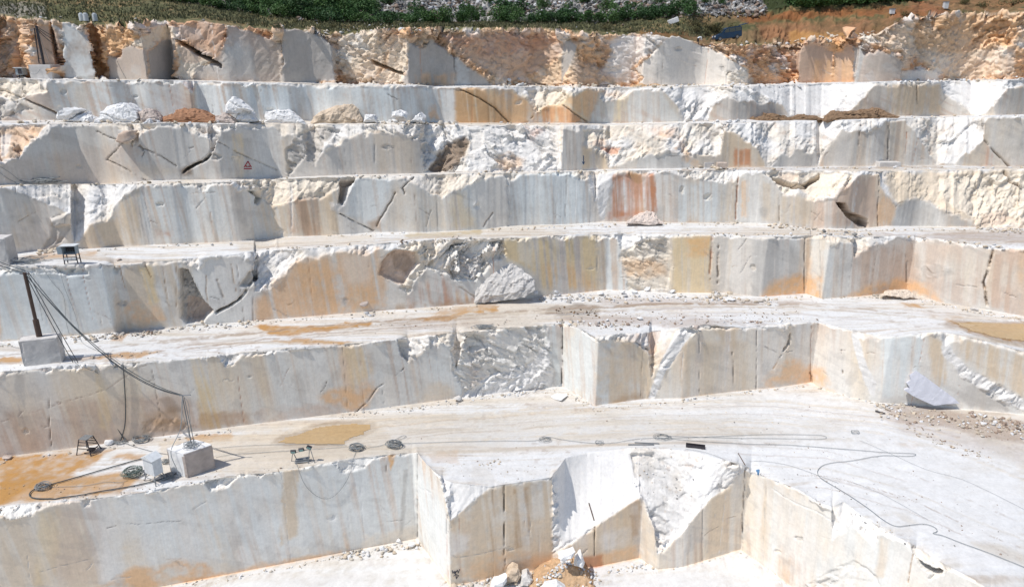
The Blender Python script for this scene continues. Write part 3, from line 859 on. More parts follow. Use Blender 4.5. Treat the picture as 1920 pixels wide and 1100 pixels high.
6 v b .5 4 0 ; 1110,215 1128,190 1143,192 1190,170 1240,168 1278,228 1110,230
6 v y .7 3 0 ; 1155,185 1180,175 1165,228 1150,228
6 q W .8 6 .35 ; 1245,166 1340,165 1330,210 1285,228 1268,195
6 q s .5 3 .4 ; 1290,205 1320,190 1318,205 1295,222
6 s o .35 5 0 ; 1450,175 1500,175 1520,200 1480,190
6 v s .7 4 0 ; 1332,226 1340,200 1360,182 1430,195 1478,212 1490,226
6 q W .8 5 .15 ; 1400,165 1640,157 1610,185 1585,205 1500,216 1480,208 1455,188
6 v s .5 4 0 ; 1590,205 1645,160 1665,162 1680,216
6 v m .9 5 0 ; 1665,160 1760,160 1765,215 1660,216
6 c d .8 1.8 .2 ; 1721,160 1721,195
6 q W .85 4 .15 ; 1765,158 1888,158 1848,214 1832,214 1805,196 1782,182
6 v s .6 4 0 ; 1850,212 1890,168 1920,160 1920,215
7 q s .8 2.5 .03 ; 117,38 147,57 168,70 183,148 123,148 117,110
7 s b .7 2 0 ; 117,38 147,57 168,70 183,148 123,148 117,110
7 q p .9 2.5 .03 ; 73,48 108,58 112,148 60,148 64,110 72,104
7 q s .8 2.5 .03 ; 200,105 224,107 230,92 245,84 277,97 277,151 200,149
7 q s .9 2.5 .03 ; 278,97 303,76 329,72 331,152 278,151
7 q s .8 3 .05 ; 368,128 395,120 420,90 427,45 480,62 527,83 527,156 362,153
7 s b .3 8 0 ; 420,60 470,70 480,150 420,150
7 q p .6 5 .12 ; 335,45 377,38 425,44 420,60 416,95 410,112 385,100 350,80 335,72
7 q s .95 3 .04 ; 529,57 545,54 572,58 605,70 630,90 628,150 575,157 529,156
7 q l .9 3 .2 ; 333,85 352,88 390,115 368,128 362,150 335,150
7 q p .6 3 .1 ; 335,88 352,92 385,112 368,120 340,118
7 q l .9 5 .3 ; 228,90 245,84 277,97 300,74 328,68 325,50 293,50
7 u - 0 2 -2.2 ; 330,74 345,80 414,120 414,128 400,122 340,84
7 s k .7 2 0 ; 330,74 345,80 414,120 414,128 400,122 340,84
7 q s .95 3 .04 ; 756,160 765,110 765,84 776,82 793,97 808,74 853,107 920,156 920,162
7 s b .4 4 0 ; 855,108 880,112 880,160 855,160
7 v o .6 8 0 ; 780,140 853,140 853,162 780,162
7 c k .8 1.8 .3 ; 854,108 854,162
7 q l .7 6 .4 ; 735,60 770,75 762,110 755,158 700,158 725,120
7 q k .3 2 .3 ; 695,112 757,138 757,142 700,120
7 u - 0 2 -1.8 ; 695,112 757,138 757,142 700,120
7 q p .75 8 .35 ; 835,70 900,60 1040,68 1060,95 1020,130 960,152 900,130 850,95
7 s r .5 12 0 ; 840,70 960,60 1050,70 1000,100 900,110
7 q W .75 7 .3 ; 1140,75 1190,66 1255,68 1200,115 1188,130 1205,145 1180,160 1120,140 1150,100
7 q t .5 8 .5 ; 980,150 1050,110 1060,70 1080,80 1085,130 1170,158 1000,162
7 q p .5 6 .5 ; 1075,110 1110,120 1160,150 1100,160 1075,150
7 q s .9 2 .04 ; 1055,80 1070,76 1082,88 1066,130 1052,160 1056,110
7 q g .97 2.5 .05 ; 1188,130 1208,115 1250,72 1263,66 1287,73 1345,98 1398,128 1410,156 1340,164 1196,161 1206,145
7 q l .6 4 .4 ; 1360,135 1400,128 1420,160 1370,162
7 s r .7 3 0 ; 1183,134 1206,142 1200,152 1183,148
7 q q .7 8 .6 ; 1395,110 1450,130 1498,158 1430,160 1410,130
7 s R .3 8 0 ; 1370,85 1480,95 1470,120 1400,115
7 q p .95 2.5 .04 ; 1491,112 1498,90 1530,81 1562,99 1562,156 1500,157 1491,130
7 q p .95 2.5 .04 ; 1564,100 1592,82 1600,84 1601,157 1564,157
7 v o .6 6 0 ; 1520,110 1600,110 1600,158 1520,158
7 s b .9 2 .0 ; 1602,86 1614,90 1618,110 1606,156 1601,156
7 q s .8 2.5 .04 ; 1601,86 1616,90 1620,105 1650,93 1672,104 1691,112 1692,152 1601,157
7 q g .8 3 .06 ; 1697,132 1750,132 1770,154 1697,156
7 u - 0 2 -1.5 ; 1692,112 1700,115 1698,152 1692,152
7 s O .5 6 0 ; 1530,72 1600,70 1580,98 1562,98
7 q l .6 7 .5 ; 1600,70 1720,110 1780,150 1900,150 1900,90 1800,60 1700,40
7 q o .6 8 .7 ; 1700,40 1800,30 1920,25 1920,80 1800,100 1720,90
7 c d .8 3 .5 ; 1875,145 1895,135 1920,125
7 s p .6 3 0 ; 1890,85 1902,80 1892,150 1880,150
7 q q .7 8 .7 ; 0,30 60,36 60,145 0,130
7 s s .6 5 0 ; 0,40 22,45 30,100 0,140
7 u - 0 2 -1.5 ; 27,78 34,80 36,110 28,108
7 q o .8 6 .6 ; 168,60 245,50 262,70 220,100 200,105 196,148 184,148
7 q l .5 8 .6 ; 640,62 730,56 740,70 720,110 700,155 650,155 636,100
20 s B .85 6 0 ; 1280,66 1340,62 1480,50 1640,40 1640,80 1480,82 1350,84 1290,74
20 s R .75 6 0 ; 1372,32 1450,24 1560,18 1740,8 1780,22 1700,32 1560,30 1460,40 1400,44
20 s r .6 8 0 ; 1420,46 1500,42 1640,34 1700,30 1690,58 1560,74 1480,80 1430,70
20 s G .8 5 0 ; 1290,48 1370,42 1380,58 1320,66
20 s B .6 8 0 ; 1280,28 1370,26 1400,40 1290,50
20 s R .5 8 0 ; 1200,56 1290,60 1290,74 1200,66
20 s O .6 6 0 ; 1480,62 1600,60 1620,72 1480,82
20 s r .6 10 0 ; 1700,0 1920,-10 1920,20 1700,26
20 s s .6 6 0 ; 0,5 85,10 85,34 0,28
20 q - 0 8 .45 ; 1290,22 1920,-20 1920,25 1640,58 1480,82 1350,82 1290,60
"""
apply_ops(OPS)  # ops also paint shade: dark overhang gaps and slivers; sunlit block side painted paler
fine = []
for k in range(1, 8):
    for _ in range({1: 26, 2: 26, 3: 26, 4: 24, 5: 22, 6: 18, 7: 22}[k]):
        x = rng.uniform(0, 1900); b_, f_ = np.interp(x, xs, B[k]), np.interp(x, xs, F[k])
        if b_-f_ < 25: continue
        y = f_+(b_-f_)*rng.uniform(.1, .85); L = rng.uniform(8, 45)*(1 if k < 5 else .6)
        an = rng.choice([rng.uniform(-.1, .1), rng.uniform(.3, .7), rng.uniform(-1.1, -.5), rng.uniform(1.4, 1.65)])
        pts_ = []
        for q in range(4):
            pts_.append('%.1f,%.1f' % (x+L*q/3*math.cos(an)+rng.uniform(-1.5, 1.5), min(b_-1, y+L*q/3*math.sin(an)+rng.uniform(-1.5, 1.5))))
        fine.append('%d c %s %.2f %.1f %.2f ; %s' % (k, rng.choice(list('sdpsWB')), rng.uniform(.3, .75), rng.uniform(.9, 1.6), rng.uniform(.02, .12), ' '.join(pts_)))
    for _ in range(9):                                   # straight vertical saw and drill lines
        x = rng.uniform(0, 1900); b_, f_ = np.interp(x, xs, B[k]), np.interp(x, xs, F[k])
        if b_-f_ < 30: continue
        lean_ = (960-x)/3900*(b_-f_)
        fine.append('%d c %s %.2f 0.9 .04 ; %.1f,%.1f %.1f,%.1f' % (k, rng.choice(list('sdWr')), rng.uniform(.35, .7), x, f_+2, x+lean_, b_-1))
    for _ in range(5):                                   # small spalled pits
        x = rng.uniform(0, 1900); b_, f_ = np.interp(x, xs, B[k]), np.interp(x, xs, F[k])
        if b_-f_ < 30: continue
        y = f_+(b_-f_)*rng.uniform(.2, .85); r1_, r2_ = rng.uniform(3, 11), rng.uniform(2, 7)
        pp = ' '.join('%.1f,%.1f' % (x+r1_*rng.uniform(.6, 1.3)*math.cos(t), y+r2_*rng.uniform(.6, 1.3)*math.sin(t)) for t in np.arange(0, 6.2, .9))
        fine.append('%d q %s .5 1.5 .22 ; %s' % (k, rng.choice(list('sWgl')), pp))
for sg, base, lo, hi, n_ in ((11, "300,850 450,838 650,815 850,795 1050,780 1250,772 1450,770 1650,790 1800,830 1930,880", -22, 34, 26), (12, "0,672 300,648 600,618 850,597 1050,585 1300,575 1500,578 1700,592 1930,612", -12, 13, 22), (13, "60,482 400,464 700,447 1000,434 1300,433 1600,437 1930,449", -5, 6, 12), (11, "1380,850 1550,860 1700,900 1930,1000", -30, 60, 6)):
    for _ in range(n_):
        o_ = rng.uniform(lo, hi); pb = pl(base); a_ = rng.integers(0, len(pb)-3); b_ = rng.integers(a_+3, len(pb)+1)
        fine.append('%d c %s %.2f %.1f %.3f ; %s' % (sg, rng.choice(list('llptpB')), rng.uniform(.25, .6), rng.uniform(1.2, 3.4) if sg != 13 else 1.2, rng.uniform(.0, .05), ' '.join('%.1f,%.1f' % (x, y+o_+rng.uniform(-1.5, 1.5)) for x, y in pb[a_:b_])))
apply_ops('\n'.join(fine))
# foot of walls: dirt band and crumbs
for k in range(1, 8):
    m = SEG[:, 0] == k
    pass
# scree: pale broken stone with dark gaps
_, ft = facets(P1x[SEG[:, 0] == 21]*.8, P1y[SEG[:, 0] == 21]*.8, P1z[SEG[:, 0] == 21]*.8, 91)
col[SEG[:, 0] == 21] *= (1+.75*ft)[..., None]
grn = np.clip(fbm(X*.03, Y*.03, Z*.03, 55, 3)*3+.2, 0, 1)*h21
far_wood = h21 & (SX > 1432+18*fbm(X*.1, Y*.1, Z*.1, 56, 2))
col = np.where(h21[..., None], mixc(col, alb('n', 1.3), np.where(far_wood, 1, .5*grn)), col)

# ------------------------------------------------------------------ relief
dXr, dXc = np.gradient(X, axis=0), np.gradient(X, axis=1)
dYr, dYc = np.gradient(Y, axis=0), np.gradient(Y, axis=1)
dZr, dZc = np.gradient(Z, axis=0), np.gradient(Z, axis=1)
nx = dYc*dZr-dZc*dYr; ny = dZc*dXr-dXc*dZr; nz = dXc*dYr-dYc*dXr
ln_ = np.sqrt(nx*nx+ny*ny+nz*nz)+1e-9
nx, ny, nz = nx/ln_, ny/ln_, nz/ln_
bad = ln_ < 1e-7
nx = np.where(bad, 0, nx); ny = np.where(bad, -.7, ny); nz = np.where(bad, .7, nz)
# smooth normals a little so that chunks do not tear
def blur(a, n=2):
    for _ in range(n):
        a = (a+np.roll(a, 1, 0)+np.roll(a, -1, 0)+np.roll(a, 1, 1)+np.roll(a, -1, 1))/5
    return a
nx, ny, nz = blur(nx, 4), blur(ny, 4), blur(nz, 4)
l = np.sqrt(nx*nx+ny*ny+nz*nz)+1e-9
nx, ny, nz = nx/l, ny/l, nz/l
rough = blur(rough, 2)
rm = rough > .035
disp = shift.copy()
disp += .10*fbm(P1x*.18, P1y*.18, P1z*.12, 41, 3)*np.where(seg_wall, 1, .0)
disp += .02*midf
# floors: tyre ruts and low heaps
disp = np.where(isfloor, disp+.16*fbm(P1x*.12, P1y*.3, 0*X, 43, 4)+.08*track+.03*fine_tr, disp)
selA = fbm(P1x*.035, P1y*.02, P1z*.06+SEG*.7, 66, 2)
patch = np.clip(.75+1.6*fbm(P1x*.22, P1y*.2, P1z*.22, 67, 3), .25, 1.35)
def slabs(x, y, z, sel, s):
    """splintered rock: long thin tilted facets, dipping one way or the other"""
    out = np.zeros(x.shape); tn = np.zeros(x.shape)
    for ang, m in ((.62, sel > .05), (-.9, sel <= .05)):
        if not m.any(): continue
        X_, Y_, Z_ = x[m], y[m], z[m]
        u = X_*math.cos(ang)-Z_*math.sin(ang); v = X_*math.sin(ang)+Z_*math.cos(ang)
        w1 = .25*vnoise(X_*.4, Y_*.4, Z_*.4, s+9)
        a1, b1 = facets(u*.13+w1, Y_*.25, v*.36+w1, s)
        a2, b2 = facets(u*.36+w1, Y_*.6, v*1.05+w1, s+7)
        a3, b3 = facets(u*.95, Y_*1.4, v*2.5, s+14)
        out[m] = .95*a1+.62*a2+.42*a3; tn[m] = .35*b1+.35*b2+.4*b3
    return out, tn
sl, ttr = slabs(P1x[rm], P1y[rm], P1z[rm], selA[rm], 71)
dd = np.zeros((NR, NC))
dd[rm] = rough[rm]*sl*patch[rm]
m7 = (SEG == 7) & (rough > .15)
xt, _ = facets(P1x[m7]*1.2, P1y[m7]*1.2, P1z[m7]*1.9+P1x[m7]*.4, 97)
dd[m7] += .38*xt*np.minimum(rough[m7], .8)
disp += dd
tt = np.zeros((NR, NC)); tt[rm] = ttr
col *= (1+.22*tt*np.clip(rough/.4, 0, 1))[..., None]
# keep the foot of walls and borders in place
Xd, Yd, Zd = X+nx*disp, Y+ny*disp, Z+nz*disp
col *= np.where(seg_wall[..., None], np.array([1.03, 1.0, .955]), np.array([1.0, 1.0, .985]))
col = np.maximum(col, .01); col *= np.minimum(1, .82/col.max(-1))[..., None]

# ------------------------------------------------------------------ materials
def new_mat(name):
    m = bpy.data.materials.new(name); m.use_nodes = True
    nt = m.node_tree; b = nt.nodes['Principled BSDF']
    return m, nt, b
def rock_mat(name, bump=.35, rgh=.85, lo=.93, hi=1.06):
    m, nt, b = new_mat(name)
    N, L = nt.nodes, nt.links
    at_ = N.new('ShaderNodeAttribute'); at_.attribute_name = 'tone'
    ra = N.new('ShaderNodeAttribute'); ra.attribute_name = 'broken'
    tc = N.new('ShaderNodeTexCoord')
    n1 = N.new('ShaderNodeTexNoise'); n1.inputs['Scale'].default_value = 3.1; n1.inputs['Detail'].default_value = 6; n1.inputs['Roughness'].default_value = .62
    L.new(tc.outputs['Object'], n1.inputs['Vector'])
    mp = N.new('ShaderNodeMapping'); mp.inputs['Scale'].default_value = (6, 6, .22)
    L.new(tc.outputs['Object'], mp.inputs['Vector'])
    n2 = N.new('ShaderNodeTexNoise'); n2.inputs['Scale'].default_value = 1.0; n2.inputs['Detail'].default_value = 5
    L.new(mp.outputs[0], n2.inputs['Vector'])
    r1 = N.new('ShaderNodeMapRange'); r1.inputs[1].default_value = .3; r1.inputs[2].default_value = .7; r1.inputs[3].default_value = lo; r1.inputs[4].default_value = hi
    L.new(n1.outputs[0], r1.inputs[0])
    r2 = N.new('ShaderNodeMapRange'); r2.inputs[1].default_value = .3; r2.inputs[2].default_value = .7; r2.inputs[3].default_value = .96; r2.inputs[4].default_value = 1.03
    L.new(n2.outputs[0], r2.inputs[0])
    mu = N.new('ShaderNodeMath'); mu.operation = 'MULTIPLY'
    L.new(r1.outputs[0], mu.inputs[0]); L.new(r2.outputs[0], mu.inputs[1])
    vm = N.new('ShaderNodeVectorMath'); vm.operation = 'SCALE'
    L.new(at_.outputs['Color'], vm.inputs[0]); L.new(mu.outputs[0], vm.inputs['Scale'])
    L.new(vm.outputs[0], b.inputs['Base Color'])
    b.inputs['Roughness'].default_value = rgh
    b.inputs['Specular IOR Level'].default_value = .25
    bp = N.new('ShaderNodeBump'); bp.inputs['Distance'].default_value = .12
    ms = N.new('ShaderNodeMath'); ms.operation = 'MULTIPLY_ADD'; ms.inputs[1].default_value = .8; ms.inputs[2].default_value = bump*.5
    L.new(ra.outputs['Fac'], ms.inputs[0]); L.new(ms.outputs[0], bp.inputs['Strength'])
    L.new(n1.outputs[0], bp.inputs['Height']); L.new(bp.outputs[0], b.inputs['Normal'])
    return m
M_ROCK = rock_mat('marble_rock')
M_FLOOR = rock_mat('marble_dust_floor', .35, .95, .93, 1.05)

def grid_obj(name, r0, r1, mat, label, cat):
    """rows r0..r1 inclusive as one mesh"""
    n = r1-r0+1
    co = np.stack([Xd[r0:r1+1], Yd[r0:r1+1], Zd[r0:r1+1]], -1).reshape(-1, 3)
    me = bpy.data.meshes.new(name)
    i = np.arange((n-1)*NC).reshape(n-1, NC)[:, :-1].ravel()
    q = np.stack([i, i+1, i+1+NC, i+NC], 1).astype(np.int32)
    # drop collapsed quads
    a = co[q]
    ar = np.linalg.norm(np.cross(a[:, 2]-a[:, 0], a[:, 3]-a[:, 1]), axis=1)
    q = q[ar > 1e-6]
    me.vertices.add(len(co)); me.vertices.foreach_set('co', co.ravel().astype(np.float32))
    me.loops.add(len(q)*4); me.loops.foreach_set('vertex_index', q.ravel())
    me.polygons.add(len(q)); me.polygons.foreach_set('loop_start', np.arange(0, len(q)*4, 4, dtype=np.int32))
    me.update(calc_edges=True)
    c = np.ones((len(co), 4), np.float32); c[:, :3] = col[r0:r1+1].reshape(-1, 3)
    at_ = me.attributes.new('tone', 'FLOAT_COLOR', 'POINT'); at_.data.foreach_set('color', c.ravel())
    ab = me.attributes.new('broken', 'FLOAT', 'POINT'); ab.data.foreach_set('value', np.clip(rough[r0:r1+1], 0, 1).ravel().astype(np.float32))
    me.materials.append(mat)
    o = bpy.data.objects.new(name, me); scene.collection.objects.link(o)
    o['label'] = label; o['category'] = cat; o['kind'] = 'structure'
    return o

rowseg = SEG[:, 0]
TERR = {}
def rows_of(s):
    r = np.where(rowseg == s)[0]; return r[0], r[-1]
spec = [(10, 'quarry_floor', M_FLOOR, 'white dusty bottom floor of the quarry below the lowest rock face', 'ground')]
ordn = {1: 'lowest', 2: 'second from the bottom', 3: 'third from the bottom', 4: 'fourth from the bottom', 5: 'fifth from the bottom', 6: 'sixth from the bottom, just under the rough top face', 7: 'topmost'}
for k in range(1, 8):
    spec.append((k, 'quarry_face', M_ROCK, {7: 'topmost rough orange rock face with grey sawn facets'}.get(k, 'stained sawn marble face, '+ordn[k]), 'rock face'))
    if k < 7: spec.append((10+k, 'quarry_terrace', M_FLOOR, 'white terrace on top of the '+ordn[k]+' rock face', 'ground'))
spec += [(20, 'ground', M_FLOOR, 'scrubby brown and orange ground above the topmost rock face', 'ground'), (21, 'hillside', M_FLOOR, 'grey scree hillside behind the quarry', 'hill')]
for s, nm, mt, lb, ct in spec:
    a, b = rows_of(s)
    TERR[s] = grid_obj(nm, a, min(b+1, NR-1), mt, lb, ct)
# fill between the bottom floor sheet and the horizon behind the camera
bpy.context.view_layer.update()
DG = bpy.context.evaluated_depsgraph_get()

# ------------------------------------------------------------------ objects: helpers
DOWN = None
def hit(x, y):
    """point of the terrain seen at photo pixel x, y"""
    dx, dz = ray(x, y)
    d = Vector((float(dx), 1.0, float(dz))).normalized()
    ok, loc, nor, i, o, m = scene.ray_cast(DG, Vector((0, 0, 0)), d)
    if not ok:
        return Vector((float(dx)*130, 130, float(dz)*130)), Vector((0, 0, 1))
    return loc, nor
def drop(X_, Y_, z0=60):
    ok, loc, nor, i, o, m = scene.ray_cast(DG, Vector((X_, Y_, z0)), Vector((0, 0, -1)))
    return loc if ok else Vector((X_, Y_, 0))
def at3(x, y, Yd):
    dx, dz = ray(x, y)
    return Vector((float(dx)*Yd, Yd, float(dz)*Yd))

MATS = {}
def stone_mat(name, rgb, rgh=.85, bump=.5, var=.25, scale=2.0, metal=0., spec=.25):
    if name in MATS: return MATS[name]
    m, nt, b = new_mat(name); N, L = nt.nodes, nt.links
    tc = N.new('ShaderNodeTexCoord')
    n1 = N.new('ShaderNodeTexNoise'); n1.inputs['Scale'].default_value = scale; n1.inputs['Detail'].default_value = 7
    L.new(tc.outputs['Object'], n1.inputs['Vector'])
    cr = N.new('ShaderNodeValToRGB')
    c = np.array(rgb)
    cr.color_ramp.elements[0].position = .3; cr.color_ramp.elements[1].position = .7
    cr.color_ramp.elements[0].color = (*np.clip(c*(1-var), 0, 1), 1)
    cr.color_ramp.elements[1].color = (*np.clip(c*(1+var*.7), 0, .85), 1)
    L.new(n1.outputs[0], cr.inputs[0]); L.new(cr.outputs[0], b.inputs['Base Color'])
    b.inputs['Roughness'].default_value = rgh; b.inputs['Metallic'].default_value = metal
    b.inputs['Specular IOR Level'].default_value = spec
    if bump:
        bp = N.new('ShaderNodeBump'); bp.inputs['Strength'].default_value = bump; bp.inputs['Distance'].default_value = .05
        L.new(n1.outputs[0], bp.inputs['Height']); L.new(bp.outputs[0], b.inputs['Normal'])
    MATS[name] = m
    return m
def flat(name, rgb, rgh=.6, metal=0., var=.12, spec=.4): return stone_mat(name, rgb, rgh, 0, var, 3.0, metal, spec)

CABLE = flat('cable_rubber', (.25, .265, .27), .75)
CABLE_L = flat('cable_grey', (.30, .32, .33), .6)
STEEL = flat('dusty_steel', (.22, .23, .24), .6, .3)
DARKM = flat('dark_painted_steel', (.045, .04, .045), .6)
RUST = flat('rusty_steel', (.10, .065, .05), .8)
WHITEM = flat('pale_sheet_metal', (.62, .64, .65), .5)
GREYB = stone_mat('block_marble', (.60, .57, .54), .85, .8, .16, 1.6)
GREYD = stone_mat('weathered_marble', (.50, .42, .37), .85, .8, .22, 1.2)
WHITES = stone_mat('fresh_white_marble', (.74, .73, .72), .85, .8, .12, 1.5)
TANS = stone_mat('tan_marble', (.60, .48, .36), .85, .8, .25, 1.2)
SOIL_R = stone_mat('red_soil', (.36, .19, .11), .95, .9, .3, 2.5)
SOIL_B = stone_mat('brown_soil', (.24, .155, .095), .95, .9, .3, 2.5)
SOIL_O = stone_mat('orange_soil', (.52, .35, .21), .95, .9, .3, 2.5)

def link(name, me, mat, parent=None):
    o = bpy.data.objects.new(name, me)
    scene.collection.objects.link(o)
    if mat is not None: me.materials.append(mat)
    if parent is not None: o.parent = parent
    return o
def tag(o, label, cat, group=None, kind=None):
    if label: o['label'] = label
    if cat: o['category'] = cat
    if group: o['group'] = group
    if kind: o['kind'] = kind
    return o
def thing(name, loc, label, cat, group=None, rz=0):
    o = bpy.data.objects.new(name, None); scene.collection.objects.link(o)
    o.location = loc; o.rotation_euler = (0, 0, rz); o.empty_display_size = .3
    return tag(o, label, cat, group)
def mesh_bm(name, bm):
    me = bpy.data.meshes.new(name); bm.normal_update(); bm.to_mesh(me); bm.free(); return me
def bm_box(bm, c, s, bev=0, rot=None):
    r = bmesh.ops.create_cube(bm, size=1.0)
    vs = r['verts']
    for v in vs: v.co = Vector((v.co.x*s[0], v.co.y*s[1], v.co.z*s[2]))
    if rot is not None:
        for v in vs: v.co = rot @ v.co
    for v in vs: v.co += Vector(c)
    if bev:
        es = list({e for v in vs for e in v.link_edges})
        bmesh.ops.bevel(bm, geom=es, offset=bev, segments=2, affect='EDGES', profile=.6)
def bm_bar(bm, a, b, r, n=6):
    """round bar from a to b"""
    a, b = Vector(a), Vector(b); d = b-a
    q = d.to_track_quat('Z', 'Y').to_matrix()
    rings = []
    for p in (a, b):
        rings.append([bm.verts.new(p+q @ Vector((r*math.cos(t*2*math.pi/n), r*math.sin(t*2*math.pi/n), 0))) for t in range(n)])
    for i in range(n):
        bm.faces.new((rings[0][i], rings[0][(i+1) % n], rings[1][(i+1) % n], rings[1][i]))
    bm.faces.new(rings[0][::-1]); bm.faces.new(rings[1])
def catmull(P, m=8):
    P = [Vector(p) for p in P]
    if len(P) < 3: return [P[0].lerp(P[-1], i/m) for i in range(m+1)]
    Q = [P[0]*2-P[1]]+P+[P[-1]*2-P[-2]]
    out = []
    for i in range(1, len(Q)-2):
        a, b, c, d = Q[i-1:i+3]
        for k in range(m):
            t = k/m
            out.append(.5*((2*b)+(c-a)*t+(2*a-5*b+4*c-d)*t*t+(3*b-a-3*c+d)*t**3))
    out.append(P[-1]); return out
def tube_mesh(name, paths, r, n=5):
    vs, fs = [], []
    for pts in paths:
        base = len(vs); k = len(pts)
        if k < 2: continue
        for i, p in enumerate(pts):
            t = (pts[min(i+1, k-1)]-pts[max(i-1, 0)])
            if t.length < 1e-6: t = Vector((1, 0, 0))
            t.normalize()
            up = Vector((0, 0, 1)) if abs(t.z) < .9 else Vector((0, 1, 0))
            s = t.cross(up).normalized(); u = s.cross(t)
            for j in range(n):
                a = 2*math.pi*j/n
                vs.append(p+s*(r*math.cos(a))+u*(r*math.sin(a)))
        for i in range(k-1):
            for j in range(n):
                a = base+i*n+j; b = base+i*n+(j+1) % n
                fs.append((a, b, b+n, a+n))
        fs.append(tuple(base+j for j in range(n))[::-1]); fs.append(tuple(base+(k-1)*n+j for j in range(n)))
    me = bpy.data.meshes.new(name); me.from_pydata([tuple(v) for v in vs], [], fs); me.update()
    for p in me.polygons: p.use_smooth = True
    return me
def ground_path(pts, r, step=7):
    """a cable laid over the terrain along photo points"""
    P = catmull([(x, y, 0) for x, y in pts], 10)
    out, last = [], None
    for p in P:
        if last is not None and (p-last).length < step*.5: continue
        last = p.copy()
        loc, nor = hit(p.x, p.y)
        q = loc+nor*(r*.9+.02)
        if out and (q-out[-1]).length > 6: q = out[-1].lerp(q, .3)
        out.append(q)
    sm = out[:]
    for i in range(1, len(out)-1): sm[i] = (out[i-1]+out[i]*2+out[i+1])/4+Vector((0, -.02, .03))
    return sm

# ------------------------------------------------------------------ rocks
def hull_rock(name, size, seed, n=16, bev=.04, sub=1):
    R = random.Random(seed); bm = bmesh.new()
    for _ in range(n):
        v = Vector((R.gauss(0, 1), R.gauss(0, 1), R.gauss(0, 1))).normalized()*R.uniform(.75, 1)
        bm.verts.new((v.x*size[0]/2, v.y*size[1]/2, v.z*size[2]/2))
    h = bmesh.ops.convex_hull(bm, input=bm.verts)
    bmesh.ops.delete(bm, geom=[g for g in h['geom_interior'] if isinstance(g, bmesh.types.BMVert)], context='VERTS')
    bmesh.ops.dissolve_limit(bm, angle_limit=.12, verts=bm.verts, edges=bm.edges)
    if bev:
        bmesh.ops.bevel(bm, geom=list(bm.edges), offset=bev*min(size), segments=1, affect='EDGES', clamp_overlap=True)
    bmesh.ops.triangulate(bm, faces=bm.faces)
    return mesh_bm(name, bm)

def outline_rock(name, px, mat, label, cat, Yd=None, lean=.25, thick=1.5, bulge=.35, amp=.12, foot=None, group=None, seed=1, hard=False):
    """a boulder whose silhouette follows the outline, with its own distance and thickness"""
    P = pl(px)
    fx = sum(a for a, b in P)/len(P); fy = max(b for a, b in P)
    if Yd is None:
        g, _ = hit(fx if foot is None else foot[0], fy+1 if foot is None else foot[1])
        Yd = g.y-.2
    zb = float(ray(fx, fy)[1])*Yd
    front = []
    for x, y in P:
        dx, dz = ray(x, y)
        # plane leaning back: Y = Yd + lean*(z-zb)
        Yy = (Yd-lean*zb)/(1-lean*float(dz))
        front.append(Vector((float(dx)*Yy, Yy, float(dz)*Yy)))
    c = sum(front, Vector())/len(front)
    bm = bmesh.new(); Rn = random.Random(seed)
    fv = [bm.verts.new(p) for p in front]
    mid = [bm.verts.new(c+(p-c)*.62+Vector((0, -bulge*Rn.uniform(.6, 1.3), bulge*.25))) for p in front]
    back = [bm.verts.new(c+(p-c)*.86+Vector((0, thick*Rn.uniform(.8, 1.1), -.1))) for p in front]
    cen = bm.verts.new(c+Vector((0, -bulge*1.1, bulge*.2)))
    n = len(front)
    for i in range(n):
        j = (i+1) % n
        bm.faces.new((fv[i], fv[j], mid[j], mid[i])); bm.faces.new((mid[i], mid[j], cen))
        bm.faces.new((fv[j], fv[i], back[i], back[j]))
    bm.faces.new(back)
    bmesh.ops.recalc_face_normals(bm, faces=bm.faces)
    bmesh.ops.triangulate(bm, faces=bm.faces)
    if not hard:
        for _ in range(3): bmesh.ops.subdivide_edges(bm, edges=[e for e in bm.edges if e.calc_length() > .30], cuts=1, use_grid_fill=False); bmesh.ops.triangulate(bm, faces=bm.faces)
    bm.normal_update()
    co = np.array([v.co[:] for v in bm.verts])
    a1, _t = slabs(co[:, 0]*1.3+seed*7, co[:, 1]*1.3, co[:, 2]*1.3, np.full(len(co), .3 if seed % 2 else -.3), 31)
    for v, q in zip(bm.verts, a1): v.co += v.normal*float(q*amp*1.1)
    o = Vector((c.x, Yd+thick*.4, min(p.z for p in front)))
    for v in bm.verts: v.co -= o
    ob = link(name, mesh_bm(name, bm), mat); ob.location = o
    tag(ob, label, cat, group)
    return ob

def box_block(name, near, right, left, h, mat, label, amp=.05, parent=None, seed=3, lift=0):
    a, b, c = (Vector(q) for q in (near, right, left))
    b = Vector((b.x, b.y, a.z)); c = Vector((c.x, c.y, a.z)); d = b+c-a
    bm = bmesh.new(); o = a.copy()
    low = [bm.verts.new(p-o+Vector((0, 0, -.25+lift))) for p in (a, b, d, c)]
    top = [bm.verts.new(p-o+Vector((0, 0, h+lift+random.uniform(-.05, .05)))) for p in (a, b, d, c)]
    bm.faces.new(low[::-1]); bm.faces.new(top)
    for i in range(4):
        j = (i+1) % 4; bm.faces.new((low[i], low[j], top[j], top[i]))
    bmesh.ops.recalc_face_normals(bm, faces=bm.faces)
    bmesh.ops.bevel(bm, geom=list(bm.edges), offset=.07, segments=1, affect='EDGES')
    bmesh.ops.subdivide_edges(bm, edges=list(bm.edges), cuts=9, use_grid_fill=True)
    bm.normal_update()
    co = np.array([v.co[:] for v in bm.verts])
    q = fbm(co[:, 0]*1.4+seed, co[:, 1]*1.4, co[:, 2]*1.4, 33, 4)
    ed = np.array([len({tuple(round(x, 1) for x in f.normal) for f in v.link_faces}) for v in bm.verts])
    for v, w, e in zip(bm.verts, q, ed): v.co += v.normal*float(w*amp-(.06*abs(w)*3 if e > 1 else 0))
    ob = link(name, mesh_bm(name, bm), mat, parent)
    if parent is None: ob.location = o
    tag(ob, label, 'stone block')
    return ob

